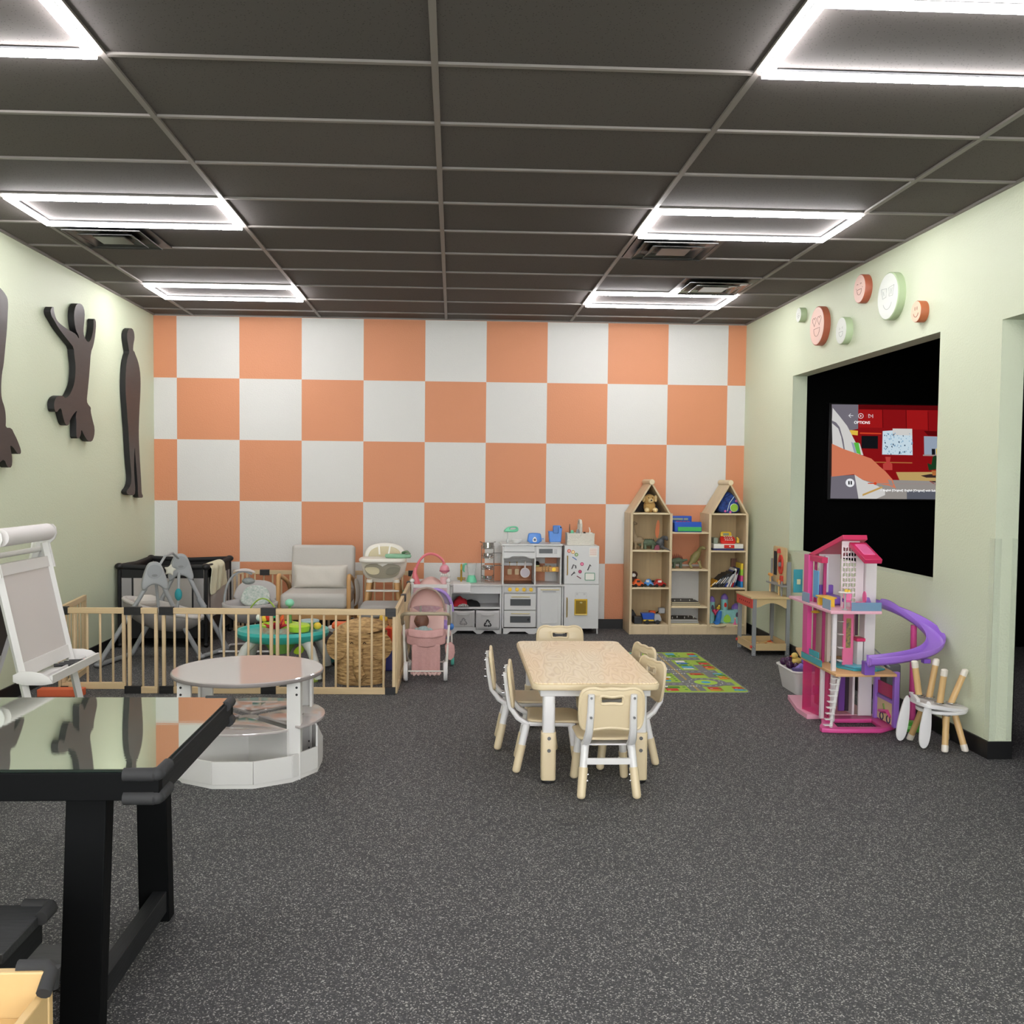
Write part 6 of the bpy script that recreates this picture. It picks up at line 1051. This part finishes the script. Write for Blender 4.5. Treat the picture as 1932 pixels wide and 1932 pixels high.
for i,(x,y,c,lab) in enumerate(((2.45,6.60,lav,'lavender plastic toy piece lying along the front of the tub heap'),(2.53,6.57,mat('denim_blue','#46538f',.5),'denim blue toy piece in front of the yellow duck'),(2.60,6.58,pink,'pink toy piece below the lilac ring'),(2.47,6.80,yel,'yellow toy piece at the back of the white tub'),(2.56,6.78,mat('pale_grey_toy','#b9bcc6',.4),'pale grey toy piece at the back right of the tub'))): solo(G().tube([(x-.04,y,.165),(x,y+.02,.185),(x+.04,y,.17)],[.018,.026,.016],n=8),'toy_piece',c,lab,'toy','loose toys in the white tub')
solo(G().tube([(2.42,6.56,.165),(2.50,6.75,.172),(2.62,6.85,.165)],[.05,.075,.05],n=12,flat=.35),'toy_heap_base',mat('mixed_violet_toys','#6a5a9c',.5,var=.5,vscale=30),'violet and grey mixed toys filling the white tub','toy')
# ---------------- dollhouse ----------------
hp=mat('hot_pink_plastic','#d64f93',.35); dp=mat('deep_pink_roof','#c62f5e',.35); lp=mat('light_pink_plastic','#e3a3b8',.4); wp=mat('dollhouse_white','#d9d3d5',.4); tn=mat('tan_deck_plastic','#d9ab78',.45); pw2=mat('violet_plastic','#9b6fcf',.3); trp=mat('clear_pink_plastic','#d93078',.12,alpha=.5); tbl=mat('clear_blue_plastic','#7fa6c4',.12,alpha=.7); ttl=mat('clear_teal_plastic','#3aa6b5',.12,alpha=.8); mv=mat('magenta_panel','#c2185f',.35); dvi=mat('dark_violet_door','#6b3f8f',.35)
t=thing('dollhouse','tall pink and white three-storey dollhouse with a violet spiral slide','dollhouse',(2.45,5.95,0))
def D(name,x0,x1,y0,y1,z0,z1,m,par=None,bevel=.002): return G().box(x0,x1,y0,y1,z0,z1).obj(name,m,par or t,w=True,bevel=bevel,bs=1)
G().plate([[(2.22,5.87),(2.64,5.87),(2.64,6.40),(2.29,6.42),(2.22,6.05)]],.028,TR((0,0,.016))).obj('ground_floor',lp,t,w=True)
G().plate([smooth([(2.19,5.53),(2.66,5.53),(2.66,5.86),(2.30,5.86),(2.25,5.70),(2.19,5.60)],1),[(2.30,5.585),(2.565,5.585),(2.585,5.77),(2.33,5.77)]],.026,TR((0,0,.015)),bev=.004).obj('pool_base_frame',hp,t,w=True)
D('back_wall',2.50,2.515,5.86,6.40,.03,.36,wp); D('white_wall_panel',2.53,2.615,5.84,5.855,.03,.35,wp); 
G().plate([[(2.245,5.50),(2.61,5.50),(2.63,5.62),(2.63,6.36),(2.33,6.40),(2.245,6.06)]],.016,TR((0,0,.352)),bev=.002).obj('first_deck',tn,t,w=True)
G().plate([smooth([(2.32,5.60),(2.59,5.56),(2.60,5.80),(2.57,5.90),(2.35,5.93)],1)],.012,TR((0,0,.366)),bev=.003).obj('pool',ttl,t,w=True); G().plate([smooth([(2.37,5.63),(2.54,5.60),(2.55,5.78),(2.40,5.86)],1)],.01,TR((0,0,.374)),bev=.003).obj('pool_inner_step',mat('aqua_plastic','#5fb9cf',.2),t,w=True)
# lift shaft of clear pink
for pts in (((2.245,6.02),(2.285,5.83)),((2.285,5.83),(2.36,5.86)),((2.245,6.02),(2.32,6.08))):
    (xa,ya_),(xb,yb_)=pts; L=math.hypot(xb-xa,yb_-ya_); G().box(0,L,-.003,.003,.03,.345,T=TR((xa,ya_,0),(0,0,math.degrees(math.atan2(yb_-ya_,xb-xa))))).obj('clear_pink_panel',trp,t,w=True)
for x,y in ((2.275,5.78),(2.31,5.70)): D('white_post',x-.012,x+.012,y-.012,y+.012,.03,.345,wp)
D('clear_pink_strip',2.29,2.30,5.73,5.77,.04,.345,trp)
u=G().plate([smooth([(-.02,0),(.02,0),(.025,.05),(0,.06),(-.025,.05)],1)],.02,TR((2.30,5.95,.14))@PX).obj('pink_seat',pink,t,w=True)
# ladder
LT,LB=Vector((2.275,5.545,.35)),Vector((2.235,5.56,.03)); l=G().tube([LT+Vector((.012,0,0)),LB+Vector((.012,0,0))],.010,n=4).obj('ladder',wplas,t,w=True)
for k in range(9): q=LT.lerp(LB,.07+.11*k); G().box(q.x-.035,q.x+.012,q.y-.02,q.y+.01,q.z-.002,q.z+.003).obj('rung',wplas,l,w=True)
D('violet_door',2.43,2.47,5.90,5.92,.045,.33,dvi); D('dark_interior',2.47,2.495,5.90,5.91,.045,.33,mat('dark_plum','#2a1528',.6)); D('pink_inner_wall',2.36,2.43,6.02,6.03,.03,.345,lp); D('orange_shelf',2.335,2.355,5.98,6.06,.06,.3,orange)
for x,y in ((2.635,5.56),(2.625,5.80)): D('violet_post',x-.016,x+.016,y-.014,y+.014,.028,.362,pw2)
D('magenta_garage_panel',2.628,2.634,5.57,5.79,.19,.27,mv); D('violet_rail',2.62,2.64,5.57,5.79,.165,.185,pw2); pn=D('picture_panel',2.627,2.633,5.57,5.79,.035,.165,mat('cream_sticker','#e0cf9f',.5))
g=G()
for y,z,r in ((5.63,.06,.022),(5.72,.06,.022)): g.tube([(2.6255,y+r*math.cos(a),z+.0+r*math.sin(a)) for a in [2*PI*i/14 for i in range(14)]],.004,n=5,m=1,closed=True)
g.tube([(2.6255,5.60,.08),(2.6255,5.64,.105),(2.6255,5.70,.095),(2.6255,5.76,.085)],[.010,.014,.012,.008],n=6,m=0); g.tube([(2.6255,5.68,.10),(2.6255,5.70,.14)],.006,n=5,m=2)
g.obj('scooter_picture',[hp,mat('dark_navy_print','#2b2a55',.5),mat('leaf_print','#7ea04a',.5)],pn,w=True,weld=False)
# first floor: posts, pink door, shelves
D('pink_post',2.255,2.285,6.00,6.08,.36,1.02,hp); D('pink_post',2.285,2.30,5.965,5.985,.36,1.0,mat('dark_pink_edge','#a8336b',.4)); D('pink_beam',2.262,2.30,5.80,6.06,.985,1.02,dp); D('pink_post',2.30,2.318,5.86,5.875,.36,1.0,mat('dark_pink_edge','#a8336b',.4))
D('rear_wall',2.36,2.60,6.08,6.09,.36,.715,wp); D('beige_wall',2.335,2.36,5.87,6.08,.36,.715,mat('beige_wall_plastic','#cfbfb2',.5)); D('white_post',2.255,2.28,5.585,5.607,.36,.715,wp)
dr_=D('pink_wardrobe_door',2.365,2.43,5.70,5.712,.375,.70,mat('rose_door','#dd6f96',.35)); G().box(2.382,2.412,5.697,5.70,.48,.66).obj('mirror_sticker',mat('mixed_sticker','#b39a4a',.3,var=.8,vscale=60,col2='#3a4a58'),dr_,w=True,bevel=.002)
for k in range(4): D('white_shelf',2.335,2.362,5.68,5.72,.40+.08*k,.406+.08*k,wp)
D('white_unit',2.455,2.49,5.70,5.76,.37,.52,wp); D('pink_counter',2.445,2.50,5.69,5.77,.52,.54,dp); D('pink_interior',2.43,2.51,5.86,5.87,.36,.715,mat('dusty_rose_plastic','#c59aa5',.5)); D('dark_gap',2.485,2.50,5.80,5.81,.54,.71,mat('dark_mauve','#4a2f3c',.6))
D('tower_column',2.505,2.572,5.72,5.80,.36,1.035,wp)
D('clear_teal_rail',2.235,2.24,5.70,6.04,.36,.40,ttl); D('clear_teal_rail',2.24,2.245,5.76,5.92,.40,.44,ttl)
# second deck
G().plate([[(2.225,5.545),(2.53,5.545),(2.53,5.80),(2.50,6.24),(2.24,6.30),(2.225,5.60)]],.018,TR((0,0,.716)),bev=.002).obj('second_deck',mat('pale_pink_deck','#e6b0c0',.4),t,w=True)
for x0,x1,y0,y1 in ((2.232,2.237,5.92,6.04),(2.232,2.237,5.58,5.70)): D('clear_blue_railing',x0,x1,y0,y1,.725,.785,tbl,bevel=.001)
D('clear_blue_railing',2.35,2.53,5.55,5.555,.722,.775,tbl,bevel=.001)
G().lathe([(.02,0),(.03,.006),(.015,.015)],(2.28,5.93,.66),16).obj('yellow_lamp',yel,t,w=True)
so=D('violet_sofa_seat',2.32,2.42,5.80,6.00,.727,.775,mat('violet_sofa','#8a63c9',.4),bevel=.01); G().box(2.33,2.42,6.0,6.02,.727,.83).obj('sofa_back',mat('violet_sofa','#8a63c9',.4),so,w=True,bevel=.006)
yt=D('yellow_table_top',2.25,2.33,5.72,5.86,.775,.783,yel); G().box(2.26,2.32,5.73,5.76,.725,.775).box(2.26,2.32,5.82,5.85,.725,.775).obj('yellow_table_legs',yel,yt,w=True,weld=False)
rt_=G().lathe([(.035,0),(.04,.004),(.035,.008)],(2.33,5.60,.825),24).obj('round_cafe_table',wplas,t,w=True); G().cyl((2.33,5.60,.725),(2.33,5.60,.825),.005).lathe([(.02,0),(.005,.01)],(2.33,5.60,.725),16).obj('table_stem',greyp,rt_,w=True,weld=False); G().cyl((2.335,5.60,.833),(2.335,5.60,.848),.010).cyl((2.352,5.60,.833),(2.352,5.60,.845),.008).obj('tiny_cups',yel,rt_,w=True,weld=False)
for x,y,a in ((2.37,5.66,160),(2.425,5.60,90)):
    T=TR((x,y,0),(0,0,a)); c=G().box(-.022,.022,-.022,.022,.765,.772,T=T).obj('doll_chair_seat',pink,t,w=True,bevel=.002); G().plate([smooth([(-.022,0),(.022,0),(.026,.05),(0,.075),(-.026,.05)],2)],.005,T@TR((0,-.022,.768))@PY).obj('doll_chair_back',pink,c,w=True)
    for sx in (-1,1): G().tube([tuple(T@Vector((sx*.018,-.018,.765))),tuple(T@Vector((sx*.022,-.024,.726)))],.003,n=5).tube([tuple(T@Vector((sx*.018,.018,.765))),tuple(T@Vector((sx*.022,.024,.726)))],.003,n=5).obj('doll_chair_legs',pink,c,w=True,weld=False)
# lattice wall, closet, roof
holes=[]
for r_ in range(11):
    for c_i in range(5):
        cx_=2.377+.017*c_i; cz=.765+.031*r_; k=1 if (r_+c_i)%2 else -1
        holes.append([(cx_-.0065,cz-.011-k*.003),(cx_+.0065,cz-.011+k*.003),(cx_+.0065,cz+.011+k*.003),(cx_-.0065,cz+.011-k*.003)])
G().plate([[(2.362,.725),(2.50,.725),(2.50,1.04),(2.47,1.125),(2.362,1.125)]]+holes,.006,TR((0,5.745,0))@PY).obj('lattice_wall',mat('lattice_white','#e0d3d8',.4),t,w=True,flat=True)
D('closet_wall',2.33,2.47,6.02,6.03,.725,1.04,wp); D('blue_door',2.27,2.276,5.87,5.955,.76,.93,mat('sky_blue_door','#5fa3d4',.4)); D('closet_door',2.335,2.36,5.93,5.95,.79,1.02,mat('pale_grey_white','#cfccd2',.4)); D('teal_side_panel',2.27,2.33,6.30,6.31,.745,.90,ttl); D('side_panel_label',2.29,2.315,6.294,6.3,.80,.835,mat('pale_lime_label','#c9d8b0',.5))
def slab4(a,b,c,d,th,name,m):
    A=[Vector(p) for p in (a,b,c,d)]; n_=(A[1]-A[0]).cross(A[3]-A[0]).normalized()*th
    if n_.z>0: n_=-n_
    g=G(); g._f([tuple(p) for p in A]+[tuple(p+n_) for p in A],[(0,1,2,3),(7,6,5,4),(0,4,5,1),(1,5,6,2),(2,6,7,3),(3,7,4,0)],0); return g.obj(name,m,t,w=True,bevel=.003)
slab4((2.355,5.72,1.165),(2.505,5.72,1.165),(2.52,6.12,1.02),(2.30,6.12,1.02),.030,'roof_slope',dp)
slab4((2.40,5.73,1.12),(2.505,5.73,1.12),(2.505,5.50,1.035),(2.40,5.50,1.035),.028,'front_roof_canopy',dp)
G().plate([rrect(2.425,2.485,5.56,5.69,.008)],.006,TR((0,0,0))).obj('tmp_unused',dp) if False else None
sk_=slab4((2.42,5.70,1.112),(2.49,5.70,1.112),(2.49,5.56,1.06),(2.42,5.56,1.06),.006,'skylight_frame',pink)
# slide
path=[(2.50,5.62,.755),(2.57,5.69,.745),(2.66,5.74,.715),(2.75,5.73,.675),(2.82,5.67,.63),(2.85,5.58,.585),(2.84,5.49,.545),(2.78,5.42,.51),(2.69,5.385,.485),(2.58,5.38,.465),(2.48,5.39,.45),(2.40,5.41,.44)]
path=smooth(path,2,False)
rows=[]
for i,p_ in enumerate(path):
    a_=Vector(path[max(i-1,0)]); b_=Vector(path[min(i+1,len(path)-1)]); d_=(b_-a_); d_.z=0; d_.normalize(); nrm=Vector((-d_.y,d_.x,0)); P_=Vector(p_)
    rows.append([tuple(P_+nrm*(.053)+Vector((0,0,.042))),tuple(P_+nrm*.047),tuple(P_+nrm*.025+Vector((0,0,-.012))),tuple(P_-nrm*.025+Vector((0,0,-.012))),tuple(P_-nrm*.047),tuple(P_-nrm*.053+Vector((0,0,.042)))])
G().sheet(rows).obj('spiral_slide',pw2,t,w=True,solid=.004,sub=1)
e_=[Vector(q) for q in rows[-1]]; c_=sum(e_,Vector())/6
G().tube([tuple(q) for q in e_],.006,n=6).obj('slide_end_rim',pw2,t,w=True)
D('slide_pedestal',2.40,2.46,5.46,5.51,.362,.44,mat('mid_violet','#7d55b8',.35)); D('slide_bracket',2.70,2.74,5.36,5.40,.45,.475,mat('mid_violet','#7d55b8',.35))
G().tube([(2.80,5.70,.62),(2.815,5.72,.30),(2.825,5.74,.02)],[.018,.020,.022],n=10).obj('pink_slide_post',hp,t,w=True)
sr=mat('silver_rail','#9aa3a8',.4)
g=G()
for k in range(3): g.tube([(2.635,6.0,.47-.03*k),(2.64,5.66,.40-.03*k)],.005,n=5)
g.obj('grey_stair_rail',sr,t,w=True,weld=False)
solo(G().box(2.69,2.78,5.80,5.98,0,.36),'storage_case',mat('charcoal_case','#5c6061',.5,bump=.2,bscale=20),'tall charcoal plastic case standing behind the dollhouse','case',bevel=.012)
t=thing('green_toy_dish','bright green low toy on the floor behind the white stools','toy',(2.76,5.62,0)); G().lathe([(.07,0),(.085,.02),(.08,.04),(.05,.03),(0,.03)],n=28).obj('dish',mat('grass_green_plastic','#5fae4a',.4),t); G().lathe([(.03,.03),(.035,.05),(0,.055)],n=20).obj('centre_knob',mat('grass_green_plastic','#5fae4a',.4),t)
# ---------------- stacked bunny stools ----------------
nat=mat('stool_pine','#d8b27a',.4,var=.2,vscale=10,stretch=(1,1,.15)); capm=mat('frosted_cap','#d9d2c6',.35); stw=mat('stool_white','#dcdada',.4)
def leg2(t,a,b,r=.017):
    a,b=Vector(a),Vector(b); l=G().tube([a,b],[r*1.05,r],n=16).obj('leg',nat,t,w=True); d=(b-a).normalized(); G().tube([b-d*.03,b+d*.003],[r*1.12,r*1.1],n=16).sph(tuple(b+d*.001),(r*1.08,r*1.08,r*.6)).obj('rubber_cap',capm,l,w=True); G().lathe([(.03,-.002),(.03,.003)],tuple(a+d*.004),20).obj('mount_plate',chrome,l,w=True)
t=thing('bunny_stool','white round kids stool standing upright, lower one of the stacked pair','stool',(2.76,5.23,0),group='stacked white animal stools')
G().plate([ell(2.745,5.24,.135,.125,40)],.018,TR((0,0,.218)),bev=.004,res=2).obj('seat',stw,t,w=True)
for a,b in (((2.74,5.17,.205),(2.715,5.13,.012)),((2.80,5.20,.205),(2.835,5.14,.012)),((2.81,5.32,.205),(2.855,5.385,.012)),((2.68,5.32,.205),(2.64,5.38,.012))): leg2(t,a,b)
t=thing('bunny_stool','white bunny-eared kids stool turned upside down on top of the other stool','stool',(2.73,5.23,0),group='stacked white animal stools')
G().plate([smooth([(2.56,5.13),(2.62,5.11),(2.70,5.12),(2.80,5.13),(2.865,5.20),(2.865,5.28),(2.80,5.35),(2.70,5.36),(2.62,5.33),(2.55,5.30)],2)],.02,TR((0,0,.262),(0,8,0))@TR((0,0,.36)),bev=.004,res=2).obj('seat',stw,t,w=True)
for a,b in (((2.605,5.22,.30),(2.575,5.22,.485)),((2.70,5.17,.265),(2.715,5.16,.45)),((2.71,5.31,.265),(2.755,5.33,.475)),((2.80,5.24,.25),(2.87,5.23,.435))): leg2(t,a,b)
G().plate([smooth([(-.10,-.01),(.10,-.01),(.105,.018),(-.105,.018)],1)],.02,TR((2.575,5.21,.288),(0,0,75))@PY,bev=.003).obj('head_strip',stw,t,w=True)
for (x,y),(x2,y2),sz in (((2.565,5.27),(2.545,5.36),1),((2.62,5.14),(2.61,5.11),1.02)):
    M=Matrix.Translation(Vector((x,y,.285)))@Matrix.Rotation(math.atan2(y2-y,x2-x)*0,4,'Z')@TR(rot=((8 if y>5.2 else 4),(5 if y>5.2 else 3),-6))@PY
    G().plate([smooth([(-.012,.0),(.012,.0),(.024,-.07),(.032,-.17),(.026,-.25),(.0,-.275),(-.026,-.25),(-.032,-.17),(-.024,-.07)],2)],.014,M,bev=.003).obj('ear',stw,t,w=True)
# ---------------- small things behind the glass table ----------------
solo(G().box(-2.76,-2.47,6.50,6.585,0,.05),'orange_box',mat('coral_orange_board','#d9653f',.5),'low orange box on the floor in front of the play fence','box',bevel=.003)
solo(G().box(-2.42,-2.16,5.35,5.75,0,.10),'beige_box',mat('pale_taupe_box','#bfb2a2',.6),'low pale taupe box on the floor behind the easel','box',bevel=.004)
